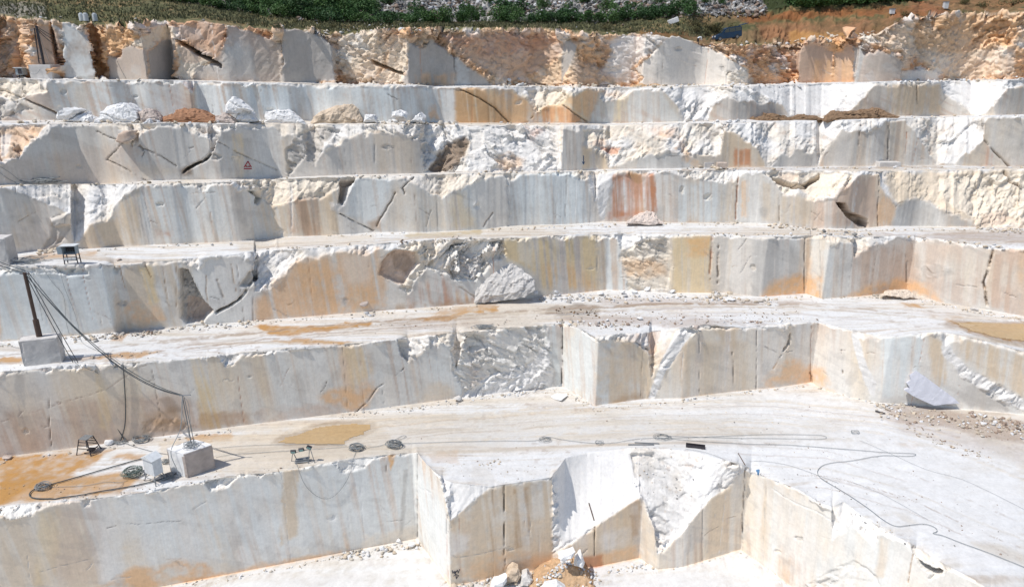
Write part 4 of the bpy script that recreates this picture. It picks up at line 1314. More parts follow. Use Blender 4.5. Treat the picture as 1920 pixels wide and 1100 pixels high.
VAR = [hull_rock('chunk', (1, 1, .75), 100+i, 11+i % 4, .06) for i in range(8)]
VARV = []
for me in VAR:
    co = np.zeros(len(me.vertices)*3); me.vertices.foreach_get('co', co)
    tr = np.array([p.vertices[:] for p in me.polygons])
    VARV.append((co.reshape(-1, 3), tr))
def rubble(label, spots, name='rubble', kind='stuff', group=None, seedfree=False):
    """loose broken stone; spots = (x0,y0,x1,y1, jitter px, count, size m, tone letters)"""
    V, T, Cc = [], [], []; nv = 0
    for x0, y0, x1, y1, jy, cnt, size, tones in spots:
        for i in range(cnt if name != 'rubble' else int(cnt*.7)):
            t = random.random()
            x = x0+(x1-x0)*t+random.gauss(0, 2); y = y0+(y1-y0)*t+random.gauss(0, jy)*.6+jy*.3
            loc, nor = hit(x, y)
            if nor.z < .35 or (name == 'pebbles' and random.random() < .4): continue
            s = size*(random.random()**3.2*1.9+.20)*(1 if name == 'scree' else .85)
            v, tr = random.choice(VARV)
            M = Matrix.Rotation(random.uniform(0, 6.28), 3, 'Z') @ Matrix.Rotation(random.uniform(-.7, .7), 3, 'X') @ Matrix.Rotation(random.uniform(-.7, .7), 3, 'Y')
            sc = np.array([random.uniform(.7, 1.35), random.uniform(.6, 1.1), random.uniform(.45, .9)])*s
            vv = (v*sc) @ np.array(M).T + np.array(loc)+np.array([0, 0, s*.14])
            V.append(vv); T.append(tr+nv); nv += len(vv)
            c = alb({'O': 't', 'o': 'l', 'r': 'e'}.get(q_ := random.choice(tones), q_), KF)*random.uniform(.8, 1.08)*(.8 if name == 'scree' else 1)
            Cc.append(np.tile(np.append(np.minimum(c, .8), 1), (len(vv), 1)))
    V = np.concatenate(V); T = np.concatenate(T); Cc = np.concatenate(Cc).astype(np.float32)
    me = bpy.data.meshes.new(name)
    me.vertices.add(len(V)); me.vertices.foreach_set('co', V.ravel())
    me.loops.add(len(T)*3); me.loops.foreach_set('vertex_index', T.ravel().astype(np.int32))
    me.polygons.add(len(T)); me.polygons.foreach_set('loop_start', np.arange(0, len(T)*3, 3, dtype=np.int32))
    me.update(calc_edges=True)
    a = me.attributes.new('tone', 'FLOAT_COLOR', 'POINT'); a.data.foreach_set('color', Cc.ravel())
    return tag(link(name, me, M_ROCK), label, 'rubble', group, kind)

rubble('loose white rubble at the foot of the lowest rock face', [(640, 1040, 790, 1018, 9, 260, .5, 'WWtl'), (420, 1085, 640, 1044, 4, 160, .28, 'WtlO'), (230, 1098, 420, 1088, 5, 60, .25, 'tOl'), (830, 1096, 1030, 1064, 6, 90, .5, 'WtO'), (1130, 1068, 1230, 1056, 8, 110, .35, 'WWt'), (1235, 1070, 1390, 1036, 3, 60, .2, 'Wt'), (1390, 1035, 1470, 1085, 3, 40, .2, 'Wt')])
rubble('broken stone strewn along the foot of the second rock face', [(630, 782, 900, 748, 6, 230, .32, 'Wtgl'), (0, 866, 440, 806, 3, 110, .3, 'Wtl'), (900, 746, 1050, 728, 4, 130, .35, 'WWt'), (1060, 735, 1120, 768, 5, 80, .25, 'Wts'), (1120, 768, 1300, 750, 3, 90, .22, 'Wtp'), (1280, 750, 1370, 740, 4, 90, .35, 'Wtl'), (1370, 738, 1520, 722, 4, 140, .28, 'WtlO'), (1525, 724, 1660, 760, 3, 90, .25, 'Wtl')])
rubble('pinkish rubble spread round the leaning slab at the foot of the second rock face', [(1650, 768, 1920, 805, 13, 800, .38, 'Wptl'), (1640, 760, 1720, 752, 7, 200, .4, 'Wtl'), (1700, 800, 1860, 860, 8, 260, .25, 'ptl'), (1820, 775, 1925, 800, 8, 300, .45, 'Wtpl')])
rubble('rubble lying along the foot of the third rock face', [(1005, 560, 1285, 556, 7, 420, .55, 'WWtlg'), (1300, 560, 1460, 566, 5, 190, .5, 'WtlO'), (1330, 550, 1370, 548, 7, 90, .6, 'Wtl'), (140, 634, 300, 622, 6, 330, .4, 'tlpg'), (300, 618, 480, 604, 6, 200, .42, 'Wtl'), (480, 604, 700, 588, 3, 80, .3, 'tl'), (680, 592, 705, 586, 7, 50, .5, 'Wl'), (700, 588, 900, 572, 2, 90, .25, 'tOl'), (1470, 560, 1720, 552, 3, 160, .3, 'tOl'), (1640, 556, 1715, 552, 5, 110, .45, 'tl'), (1720, 562, 1925, 602, 4, 230, .35, 'Wtl'), (0, 648, 140, 632, 3, 70, .3, 'tl')])
rubble('stones scattered along the edge of the terrace above the second rock face', [(1040, 602, 1200, 612, 6, 150, .5, 'Wtlp'), (1200, 606, 1530, 600, 4, 160, .35, 'Wtp'), (1240, 596, 1500, 585, 7, 80, .3, 'lp'), (160, 670, 300, 660, 4, 60, .3, 'tl'), (700, 610, 1000, 604, 3, 50, .25, 'tl'), (1040, 580, 1120, 584, 7, 130, .25, 'dpB')])
rubble('rubble lying along the foot of the fourth rock face', [(70, 472, 135, 466, 4, 90, .5, 'tl'), (135, 470, 440, 456, 3, 110, .35, 'Wtl'), (600, 444, 760, 436, 3, 90, .3, 'Wt'), (900, 432, 1180, 421, 3, 130, .35, 'Wt'), (1240, 420, 1380, 420, 3, 90, .35, 'tl'), (1365, 414, 1400, 414, 5, 70, .5, 'tl'), (1440, 422, 1540, 430, 4, 150, .5, 'tOl'), (1540, 432, 1840, 430, 3, 170, .35, 'tl'), (1830, 430, 1925, 434, 4, 120, .5, 'tl')])
rubble('stones along the edge of the terrace above the third rock face', [(740, 456, 900, 446, 4, 130, .45, 'tlp'), (500, 468, 660, 460, 3, 80, .35, 'tl'), (1270, 440, 1540, 440, 3, 130, .35, 'Wts'), (1540, 438, 1640, 440, 4, 70, .6, 'Wts'), (1700, 444, 1880, 464, 4, 170, .45, 'Wt')])
rubble('crumbs of stone along the foot of the fifth rock face', [(0, 350, 400, 340, 2, 90, .4, 'tls'), (400, 338, 900, 326, 2, 150, .35, 'Wtl'), (900, 324, 1440, 318, 2, 220, .45, 'WtO'), (1290, 314, 1350, 312, 4, 60, .7, 'Wtl'), (1440, 316, 1920, 314, 2, 160, .4, 'Wt')])
rubble('loose white rubble on the terrace below the blue grey rock face', [(0, 229, 300, 228, 5, 260, .6, 'Wtor'), (255, 222, 300, 226, 7, 140, .9, 'Wsl'), (300, 230, 500, 228, 4, 150, .5, 'Wtr'), (680, 226, 860, 230, 5, 260, .7, 'Wtl'), (720, 220, 800, 222, 6, 100, .9, 'Wtl'), (860, 232, 1300, 231, 2, 100, .35, 'Wt'), (1300, 230, 1400, 228, 3, 80, .6, 'W'), (1690, 220, 1920, 216, 2, 70, .4, 'Wt')])
rubble('rubble at the foot of the topmost rough rock face', [(700, 158, 1000, 161, 2, 150, .5, 'WtO'), (945, 156, 985, 158, 6, 90, .8, 'Wtl'), (1000, 162, 1500, 160, 3, 260, .6, 'WtOr'), (1690, 153, 1920, 147, 3, 160, .6, 'Wt'), (0, 148, 350, 152, 2, 120, .5, 'Wtl')])
rubble('pale stones scattered along the brink above the topmost rock face', [(1330, 86, 1480, 84, 4, 200, .6, 'Wtl'), (1480, 80, 1640, 62, 5, 160, .7, 'tOl'), (560, 60, 860, 54, 5, 220, .6, 'Wtl'), (860, 52, 1260, 60, 4, 130, .4, 'Wtr'), (0, 28, 560, 52, 5, 160, .4, 'Wsl'), (640, 46, 760, 50, 5, 60, .9, 'W')])

rubble('small pebbles and chips strewn over the first terrace', [(450, 850, 1900, 820, 40, 500, .12, 'Wtps'), (1000, 775, 1700, 770, 20, 260, .14, 'tps'), (1400, 850, 1900, 980, 60, 420, .13, 'Wsp'), (830, 880, 1030, 875, 20, 160, .14, 'rpt'), (900, 870, 940, 862, 6, 90, .2, 'rOt'), (0, 920, 420, 890, 12, 200, .12, 'tpB'), (1190, 850, 1300, 900, 40, 220, .2, 'Wts')], name='pebbles')
rubble('small pebbles and chips strewn over the second terrace', [(0, 680, 700, 640, 14, 360, .14, 'tps'), (700, 610, 1500, 585, 14, 600, .16, 'tpsW'), (1000, 590, 1500, 590, 10, 260, .2, 'pBt')], name='pebbles')
rubble('chips of stone along the brink of the lowest face', [(0, 952, 400, 900, 5, 200, .16, 'Wtp'), (400, 895, 780, 850, 5, 240, .16, 'Wtp'), (1400, 878, 1700, 1010, 9, 260, .16, 'Wts')], name='pebbles')
# ------------------------------------------------------------------ large boulders of the fifth terrace
G5 = None
for i, (o, mt, lb, th) in enumerate([
    ("104,222 108,211 122,203 140,202 152,206 146,213 130,222", WHITES, 'leftmost angular white boulder on the terrace under the blue grey face', 1.4),
    ("122,231 138,220 158,209 166,215 176,222 172,230 150,232", WHITES, 'low flat white slab lying between the leftmost boulder and the big round one', 1.5),
    ("177,230 184,213 203,197 218,191 238,197 252,208 258,222 250,231 215,232", WHITES, 'big rounded boulder with a grey front standing left of the dark rubble', 2.6),
    ("258,230 258,211 270,203 285,206 300,223 298,231", GREYD, 'dark broken boulder just right of the big rounded one', 1.6),
    ("422,197 428,188 440,181 455,194 473,207 456,208 440,215 425,211", WHITES, 'tilted white boulder perched on top of the others beside the red soil heap', 1.6),
    ("438,229 449,211 462,203 471,212 480,229", WHITES, 'pointed white boulder under the tilted one', 1.6),
    ("494,230 498,209 520,205 542,206 560,221 574,234", WHITES, 'long wedge shaped white boulder with a sloping right end', 1.8),
    ("581,234 588,220 605,208 630,199 660,197 672,205 679,229 676,234", TANS, 'large tan and white boulder in the middle of the terrace', 2.6),
    ("680,231 683,214 695,212 707,214 709,230", WHITES, 'small squarish white boulder right of the large tan one', 1.3),
    ("733,220 736,210 750,206 766,213 762,222", WHITES, 'small white boulder on the rubble near the orange stained patch', 1.2),
    ("764,231 778,216 790,209 799,221 796,231", WHITES, 'pointed whitish boulder at the right end of the boulder row', 1.3)]):
    k5 = pl(o); mx = sum(a for a, b in k5)/len(k5)
    Yd = float(np.interp(mx, xs, YE[5]*.55+YB[6]*.45))-.5
    outline_rock('boulder', o, mt, lb, 'boulder', Yd=Yd, lean=.35, thick=th, bulge=.5, amp=.16, seed=i+1, group='boulders on the terrace under the blue grey face')
for o, mt, lb, th in [("296,231 305,220 322,214 340,206 362,204 378,208 390,216 404,229", SOIL_R, 'heap of red soil between the boulders at the foot of the blue grey face', 2.5),
                      ("400,229 410,215 424,210 436,222 440,230", GREYD, 'dark stony heap right of the red soil', 1.5),
                      ("1392,231 1410,222 1432,213 1450,212 1466,220 1484,226 1500,218 1524,216 1545,222 1552,227", SOIL_B, 'long low heap of brown soil at the right of the upper terrace', 2.5),
                      ("1545,227 1556,214 1566,207 1574,213 1590,208 1615,207 1628,209 1652,202 1664,208 1690,219 1680,224 1600,226", SOIL_B, 'larger twin peaked heap of brown soil next to the low one', 2.5)]:
    k5 = pl(o); mx = sum(a for a, b in k5)/len(k5)
    Yd = float(np.interp(mx, xs, YE[5]*.6+YB[6]*.4))-.5
    outline_rock('soil_heap', o, mt, lb, 'soil heap', Yd=Yd, lean=.9, thick=th, bulge=.3, amp=.22, seed=9)
for o, lb in [("1122,169 1140,161 1165,160 1172,167", 'small red soil heap on the brink under the topmost face, left one'), ("1170,167 1190,159 1204,158 1216,162 1228,159 1246,165", 'small red soil heap on the brink under the topmost face, right one')]:
    mx = 1146 if lb.endswith('left one') else 1208
    outline_rock('soil_heap', o, SOIL_O, lb, 'soil heap', Yd=float(np.interp(mx, xs, YB[7]))-1.0, lean=.8, thick=1.2, bulge=.2, amp=.12, seed=5)

# ------------------------------------------------------------------ boulders and slabs of the lower terraces
g, _ = hit(945, 572)
wedge = outline_rock('boulder', "889,567 892,548 899,522 914,497 936,480 958,494 985,510 1004,526 1003,544 984,557 928,568", GREYB, 'huge wedge shaped marble boulder fallen against the third rock face', 'boulder', Yd=g.y+.2, lean=.42, thick=3.0, bulge=.5, amp=.15, seed=12)
outline_rock('boulder', "848,524 845,497 860,472 880,453 914,451 926,461 906,491 887,526", GREYB, 'tall pale slab like boulder leaning on the third face left of the huge wedge', 'boulder', Yd=hit(880, 572)[0].y+.9, lean=.3, thick=2.0, bulge=.5, amp=.3, seed=15)
ground_rock_later = [(1050, 748, 48, 7, 'flat white slab lying on the first terrace left of the protruding corner')]
g, _ = hit(1750, 768)
slab = outline_rock('marble_slab', "1717,695 1735,706 1762,726 1790,747 1800,756 1775,757 1752,760 1733,752 1712,742 1695,731 1706,727 1700,718 1708,712 1706,702", stone_mat('violet_grey_marble', (.60, .60, .65), .8, .5, .1, 1.0), 'violet grey marble slab leaning at the foot of the second rock face', 'marble slab', Yd=g.y-.2, lean=.35, thick=.7, bulge=.02, amp=.02, seed=2)
g, _ = hit(1010, 1098)
outline_rock('soil_heap', "985,1116 1004,1094 1030,1078 1052,1062 1075,1062 1092,1072 1108,1090 1126,1116", SOIL_O, 'orange soil heap with white stones at the corner of the protruding block', 'soil heap', Yd=hit(1050, 1085)[0].y-2.2, lean=1.5, thick=3.0, bulge=.15, amp=.14, seed=4)
bpy.context.view_layer.update(); DG = bpy.context.evaluated_depsgraph_get()
rubble('white and tan stones heaped over the orange soil at the corner of the protruding block', [(1000, 1095, 1060, 1060, 14, 160, .42, 'WWtO'), (1050, 1055, 1090, 1052, 8, 90, .5, 'WW'), (1085, 1060, 1125, 1085, 8, 110, .4, 'Wt'), (850, 1100, 1000, 1078, 9, 240, .5, 'WtlO'), (1040, 1100, 1120, 1100, 10, 90, .3, 'OtW')], seedfree=True)
for i, (o, mt, lb, dy) in enumerate([
    ("945,1090 950,1072 962,1062 972,1064 978,1078 970,1092", TANS, 'tall pinkish stone leaning at the foot of the protruding block', 1.6),
    ("918,1102 924,1092 950,1082 948,1096 930,1106", WHITES, 'flat white stone lying left of the pinkish stone', 2.6),
    ("975,1098 978,1078 988,1072 998,1086 996,1100", GREYB, 'grey stone between the pinkish stone and the orange soil', 2.2),
    ("1008,1112 1022,1097 1045,1092 1062,1104 1066,1112", WHITES, 'rounded white stone in front of the orange soil heap', 3.9),
    ("1046,1046 1054,1040 1078,1034 1074,1042 1056,1051", WHITES, 'thin white shard on top of the orange soil heap', 1.0),
    ("1078,1058 1080,1044 1090,1038 1094,1052 1092,1062", WHITES, 'white angular stone right of the thin shard', .8)]):
    g, _ = hit(sum(a for a, b in pl(o))/len(pl(o)), 1062)
    outline_rock('rock', o, mt, lb, 'rock', Yd=g.y-dy, lean=.3, thick=1.0, bulge=.3, amp=.1, seed=20+i, group='stones at the foot of the protruding block')

def ground_rock(x, y, wpx, hpx, mat, label, group, seed, name='rock', cat='rock'):
    g, _ = hit(x, y)
    m = wpx/FPX*(g.y*CP-g.z*SP)
    h = hpx/FPX*(g.y*CP-g.z*SP)
    o = link(name, hull_rock(name, (m, m*.8, h*1.15), seed, 15, .05), mat)
    o.location = g+Vector((0, .1, h*.42)); tag(o, label, cat, group); return o
stones = [(717, 1031, 13, 9, 'pale stone in the rubble at the left foot of the lowest face'), (749, 1018, 14, 11, 'pointed white stone in the rubble left of the corner of the lowest face'), (772, 1024, 16, 10, 'broad white stone nearest to the corner of the lowest face'),
 (1004, 554, 14, 12, 'pale stone right beside the huge wedge boulder'), (1042, 549, 12, 7, 'small white stone a little right of the wedge boulder'), (1126, 554, 20, 10, 'larger white stone at the foot of the smooth white strip of the third face'), (1168, 551, 14, 9, 'white stone right of the larger one on the third terrace'), (1190, 550, 16, 9, 'white stone in the middle of the stone row on the third terrace'), (1214, 546, 15, 12, 'upright white stone of the stone row on the third terrace'), (1262, 550, 14, 8, 'last white stone at the right end of the stone row'),
 (1370, 564, 22, 6, 'flat white slab stone on the right of the third terrace'), (1826, 582, 20, 6, 'low grey stone at the foot of the far right of the third face'),
 (1118, 612, 9, 12, 'upright brown stone on the brink of the second terrace'), (1142, 612, 9, 11, 'second upright brown stone on the brink, right of the first'), (1199, 600, 16, 7, 'white stone heap lump on the second terrace'),
 (1306, 617, 18, 9, 'dark weathered stone on the brink right of the protruding corner'), (1330, 624, 12, 9, 'dark stone a step right of the weathered one'),
 (204, 833, 23, 11, 'white stone by the wall left of the cable coils'), (14, 860, 22, 8, 'dark grey stone at the left edge below the second face'), (222, 489, 12, 6, 'small brown stone on the third terrace right of the box on legs'),
 (662, 585, 1, 1, ''), (682, 575, 22, 14, 'brown broken stone at the foot of the orange stained third face'),
 (858, 752, 22, 12, 'grey triangular stone at the foot of the white crushed zone'), (1660, 745, 14, 14, 'white stone at the foot of the white scar')]
for i, (x, y, w, h, lb) in enumerate(stones+ground_rock_later):
    if not lb: continue
    mt = GREYD if ('dark' in lb or 'brown' in lb) else (GREYB if 'grey' in lb else WHITES)
    ground_rock(x, y, w, h, mt, lb, 'single stones on the terraces', 40+i)
def small_block(x, y, w, h, d, mat, label, name='marble_block', cat='stone block', rz=0, group=None):
    g, _ = hit(x, y); k = (g.y*CP-g.z*SP)/FPX
    bm = bmesh.new(); bm_box(bm, (0, d*k/2, h*k/2-.05), (w*k, d*k, h*k), .04)
    o = link(name, mesh_bm(name, bm), mat); o.location = g; o.rotation_euler = (0, 0, rz); return tag(o, label, cat, group)
small_block(1329, 315, 18, 11, 14, GREYB, 'grey squared block on the fourth terrace, left of the pink one', rz=.2)
small_block(1354, 315, 18, 10, 14, stone_mat('pink_marble', (.55, .45, .38)), 'pinkish squared block on the fourth terrace', rz=-.1)
small_block(1669, 313, 40, 9, 20, GREYB, 'long grey block lying at the foot of the fifth rock face')
g, _ = hit(1262, 44)
bm = bmesh.new(); bm_box(bm, (0, 0, 0), (1.7, .9, .8), .08, Matrix.Rotation(-.35, 3, 'Y'))
o = link('white_block', mesh_bm('white_block', bm), WHITES); o.location = g+Vector((0, 0, .35)); tag(o, 'tilted white block lying on the scrub above the topmost face', 'stone block')
outline_rock('rubble_heap', "1172,420 1184,410 1198,402 1212,395 1224,397 1236,408 1246,421", stone_mat('pinkish_rubble', (.62, .53, .47), .95, 1, .25, 4), 'conical heap of pinkish stone chips at the foot of the rust streaked panel', 'rubble heap', Yd=hit(1210, 421)[0].y-1.0, lean=1.1, thick=1.6, bulge=.2, amp=.18, seed=6)
outline_rock('rubble_heap', "1652,554 1668,548 1690,544 1712,548 1722,556 1700,560", stone_mat('sandy_rubble', (.66, .56, .46), .95, 1, .25, 4), 'low sandy heap at the right foot of the third face', 'rubble heap', Yd=hit(1690, 560)[0].y-.6, lean=1.2, thick=1.2, bulge=.2, amp=.15, seed=7)

# ------------------------------------------------------------------ puddles
def puddle(outline, label, mat):
    P = pl(outline); vs, idx = [], {}
    x0, x1 = min(a for a, b in P), max(a for a, b in P); y0, y1 = min(b for a, b in P), max(b for a, b in P)
    gx = np.arange(x0, x1+1, 4.0); gy = np.arange(y0, y1+1, 1.6)
    A, Bq = np.meshgrid(gx, gy)
    ins = poly_dist(A+2*np.sin(Bq*.7), Bq, P) > -.6
    fs = []
    zs = []
    for j in range(len(gy)):
        for i in range(len(gx)):
            if ins[j, i]:
                l_, n_ = hit(gx[i], gy[j]); idx[(j, i)] = len(vs); vs.append(l_+Vector((0, 0, .035)))
    for j in range(len(gy)-1):
        for i in range(len(gx)-1):
            q = [(j, i), (j, i+1), (j+1, i+1), (j+1, i)]
            if all(k in idx for k in q): fs.append([idx[k] for k in q][::-1])
    me = bpy.data.meshes.new('puddle'); me.from_pydata([tuple(v) for v in vs], [], fs); me.update()
    o = link('puddle', me, mat); tag(o, label, 'puddle', None, 'structure')
    if me.polygons and me.polygons[0].normal.z < 0: me.flip_normals()
    for p in me.polygons: p.use_smooth = True
WATER = flat('muddy_water', (.46, .32, .17), .12, 0, .10, .5)
puddle("522,829 535,820 565,812 590,802 625,797 665,794 694,796 696,803 680,815 655,822 645,832 600,834 550,832", 'muddy tan puddle on the first terrace', WATER)
puddle("1790,606 1830,604 1925,608 1925,640 1870,634 1820,620", 'broad brown puddle at the right end of the second terrace', WATER)

# ------------------------------------------------------------------ blocks with masts
a, _ = hit(44, 687); b_, _ = hit(117, 679)
dirv = Vector((b_.x-a.x, b_.y-a.y, 0)); back = Vector((-dirv.y, dirv.x, 0)).normalized()*1.7
blkA = box_block('marble_block', a, Vector((b_.x, b_.y, a.z)), a+back, 2.75, GREYB, 'grey squared marble block carrying the tall brown mast on the second terrace', seed=3)
topA = a.z+2.7
ctr = (a+Vector((b_.x, b_.y, a.z)))/2+back*.5
mastA = thing('mast', (ctr.x, ctr.y, topA), 'tall brown steel mast standing on the grey marble block at the left', 'mast')
HA = 6.9
bm = bmesh.new(); bm_bar(bm, (0, 0, 0), (0, 0, HA), .17, 12); link('pole', mesh_bm('pole', bm), RUST, mastA)
bm = bmesh.new(); bm_bar(bm, (0, 0, 0), (0, 0, 1.9), .27, 12); link('sleeve', mesh_bm('sleeve', bm), RUST, mastA)
bm = bmesh.new(); bm_bar(bm, (-.5, 0, HA-.1), (.5, 0, HA-.1), .06, 6); link('cross_bar', mesh_bm('cross_bar', bm), DARKM, mastA)
mA = Vector((ctr.x, ctr.y, topA+HA))

nB, _ = hit(352, 896); rB_, _ = hit(405, 877); lB, _ = hit(319, 884)
HB = 2.75
blkB = box_block('marble_block', nB, rB_, lB, HB, GREYD, 'brownish marble block with cables on top beside the gabled cabinet', seed=8)
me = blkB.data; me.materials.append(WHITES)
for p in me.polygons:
    if p.normal.z > .6 or p.normal.x < -.3: p.material_index = 1  # top and left paler: sun's side painted into the stone colour
rB2 = Vector((rB_.x, rB_.y, nB.z)); lB2 = Vector((lB.x, lB.y, nB.z))
cB = (rB2+lB2)/2
mB0 = cB+Vector((.1, .3, HB))
mastB = thing('mast', mB0, 'thin pale twin pipe mast on top of the brownish marble block', 'mast')
bm = bmesh.new(); bm_bar(bm, (0, 0, 0), (-.1, 0, 5.4), .05, 6); bm_bar(bm, (.25, .1, 0), (.05, 0, 5.2), .04, 6); link('pole', mesh_bm('pole', bm), STEEL, mastB)
bm = bmesh.new(); bm_bar(bm, (-.4, 0, 5.4), (.75, 0, 5.45), .045, 6); link('cross_bar', mesh_bm('cross_bar', bm), STEEL, mastB)
mB = mB0+Vector((-.05, 0, 5.4))
a, _ = hit(-40, 500); b_, _ = hit(18, 497)
box_block('marble_block', a, Vector((b_.x, b_.y, a.z)), a+Vector((-.3, 2.0, 0)), 3.0, GREYB, 'grey squared block at the left edge of the third terrace', seed=5)

# ------------------------------------------------------------------ cables
CABLE_D = flat('dark_hose', (.07, .08, .085), .6)
def cable(paths, r, label, mat=CABLE, name='cable', group=None):
    if any(w in label for w in ('sagging', 'straight cables', 'beyond the left', 'straight down', 'long loop')): r *= 1.75; mat = CABLE_D
    return tag(link(name, tube_mesh(name, paths, r*.42), mat), label, 'cable', group)
def sag(p, q, d, n=24):
    return [p.lerp(q, i/n)+Vector((0, 0, -4*d*(i/n)*(1-i/n))) for i in range(n+1)]
low = hit(226, 826)[0]
cable([sag(mA, low, .9), sag(mA+Vector((.3, 0, -.1)), low+Vector((.5, 0, 0)), .5)], .055, 'pair of straight cables from the brown mast top down to the coils by the wall')
cable([sag(mA, mB, 2.6), sag(mA+Vector((.2, .2, 0)), mB, 2.9), sag(mA+Vector((-.1, .1, -.1)), mB+Vector((.1, 0, 0)), 2.3)], .055, 'three sagging cables strung from the brown mast to the thin mast', CABLE)
off = at3(-120, 440, mA.y-2)
cable([sag(mA, off, .5), sag(mA+Vector((0, .2, .1)), off+Vector((0, 0, .6)), .4)], .05, 'cables coming from beyond the left edge to the brown mast')
cable([ground_path(pl("116,668 124,664 134,668 142,682 165,690 185,700"), .07)], .06, 'short dark hose hanging off the right side of the mast block')
cable([ground_path(pl("0,645 20,650 44,655"), .04)], .04, 'thin cable on the second terrace left of the mast block')
cable([ground_path(pl("232,684 234,720 236,760 235,795 230,815 226,827"), .08)], .07, 'thick hose hanging straight down the second face at the left')
cable([ground_path(pl("60,500 66,530 75,570 80,600"), .04)], .035, 'leftmost thin cable down the bluish left end of the third face')
cable([ground_path(pl("78,498 98,528 120,556 124,600 130,625"), .04)], .035, 'second thin cable down the bluish left end of the third face')
cable([ground_path(pl("110,498 122,540 138,580 148,612 152,640 175,655 210,668 232,684"), .04)], .035, 'long thin cable from the bluish left end of the third face onto the terrace below')
cable([ground_path(pl("226,828 250,837 290,848 320,853"), .06)], .06, 'hose from the small coil towards the brownish block')
cable([ground_path(pl("278,858 240,868 185,884 130,900 90,911 66,918 56,926 60,934 90,936 140,931 190,922 250,912 300,900 328,890 340,882"), .08)], .075, 'thick hose making a long loop over the orange mud')
cable([ground_path(pl("85,914 120,913 160,911 200,904 225,905 240,901"), .05), ground_path(pl("232,905 225,915 205,921 190,923")  , .05)], .045, 'thin cable from the flat coil to the coil by the cabinet')
dn = mB+Vector((-.1, -.1, 0))
e1 = nB+(lB2-nB)*.45+Vector((-.1, -.1, 0))
cable([catmull([mB, mB+Vector((-.25, -.1, -1.5)), mB+Vector((-.6, -.4, -3.5)), nB.lerp(lB2, .5)+Vector((-.2, -.3, HB+.1)), nB.lerp(lB2, .4)+Vector((-.1, -.35, HB*.4)), nB.lerp(lB2, .35)+Vector((-.1, -.3, .1)), hit(322, 895)[0]+Vector((0, 0, .1)), hit(300, 902)[0]+Vector((0, 0, .1))], 8)], .09, 'pale thick hose hanging from the thin mast over the brownish block', CABLE_L)
cable([catmull([mB, mB+Vector((.4, 0, -.8)), mB+Vector((.35, 0, -2.5)), mB0+Vector((.2, .1, .1))], 8), catmull([mB, mB+Vector((-.3, 0, -1.2)), mB+Vector((-.25, .1, -3)), mB0+Vector((-.1, .2, .1))], 8)], .05, 'slack cables looping down beside the thin mast', CABLE_L)
cable([ground_path(pl("405,858 420,855 450,851 520,847 600,842 660,838"), .05)], .045, 'nearer thin cable running right from the brownish block behind the floodlights')
cable([ground_path(pl("404,841 450,837 520,834 600,833 650,836"), .05)], .045, 'farther thin cable running right from the brownish block towards the puddle')
cable([ground_path(pl("690,840 715,836 735,828 756,817 763,819 752,824 735,832 720,836"), .06)], .055, 'dark cable end between the two coils on the first terrace')
cable([ground_path(pl("750,832 850,829 940,827 1000,827 1030,820 1050,824 1105,831 1150,831 1200,823 1290,821 1380,817 1440,815 1530,816 1550,820 1540,824 1480,823 1400,822 1310,820 1232,817"), .05)], .05, 'long thin cable looping across the middle of the first terrace')
cable([ground_path(pl("1236,821 1300,827 1400,833 1480,835 1600,844 1660,849 1712,851 1719,854 1700,856 1650,855 1600,864 1556,869 1538,876 1532,886 1540,898 1580,922 1625,952 1655,975 1678,987 1700,986 1730,983 1750,988 1758,997 1744,1001 1765,1004 1800,1018 1850,1036 1925,1066"), .06)], .06, 'long dark cable snaking over the white floor to the lower right corner')
cable([ground_path(pl("1285,842 1320,848 1350,858 1376,869"), .03), ground_path(pl("1405,864 1440,866 1480,873 1530,890 1572,906"), .03)], .03, 'thin cord lying by the corner marked with a blue figure')
cable([ground_path(pl("1612,826 1640,838 1668,850 1735,880 1800,898 1860,925 1925,958"), .03)], .028, 'very thin cord stretched diagonally over the white floor at the right')
cable([ground_path(pl("1600,905 1650,925 1700,952 1740,975"), .03)], .025, 'faint cord left of the snaking cable at the right')
cable([ground_path(pl("552,866 558,874 563,888 572,908 588,925 606,934 622,932 638,918 650,900 657,884 662,862 668,846"), .05)], .045, 'thin cable hanging in a curve down the lowest face below the floodlights')
cable([ground_path(pl("0,312 20,325 40,340 60,342"), .05)], .05, 'upper cable coming down to the tangle on the fourth terrace')
cable([ground_path(pl("0,324 20,338 45,346 90,347"), .05)], .05, 'lower cable coming down to the tangle on the fourth terrace')
cable([ground_path(pl("20,470 26,485 40,492 70,490 120,486"), .05)], .05, 'cable running from the edge block to the box on legs')
cable([ground_path(pl("0,500 30,497 60,494 100,489"), .05)], .05, 'cable lying along the lip in front of the edge block')
def coil(x, y, rpx, label, loops=9, r=.05, mat=CABLE, ry=.8, mess=.2, up=0):
    g, _ = hit(x, y)
    R0 = rpx/FPX*(g.y*CP-g.z*SP)
    R_ = random.Random(int(x+y)); P = []
    for k in range(loops):
        rr = R0*R_.uniform(.55, 1); cx, cy = R_.gauss(0, R0*mess*.5), R_.gauss(0, R0*mess*.5); h = R_.uniform(.02, .10+.035*loops)
        ph = R_.uniform(0, 6)
        for t in range(22):
            a_ = ph+t*2*math.pi/22
            P.append(Vector((cx+rr*math.cos(a_)*(1+mess*.4*math.sin(2*a_+k)), cy+ry*rr*math.sin(a_), r+h+.05*math.sin(3*a_+k)+up)))
    o = link('cable_coil', tube_mesh('cable_coil', [P], r*.5, 4), mat); o.location = g
    return tag(o, label, 'cable coil', 'coils of cable')
coil(226, 829, 12, 'small flat coil at the foot of the wall below the mast cables', 7)
coil(265, 826, 16, 'dark coil by the wall right of the small flat one', 12)
coil(250, 890, 19, 'greenish dark coil left of the gabled cabinet', 16, mat=flat('green_cable', (.12, .16, .14), .6))
coil(80, 915, 14, 'flat coil at the bend of the long loop on the orange mud', 9, mess=.3)
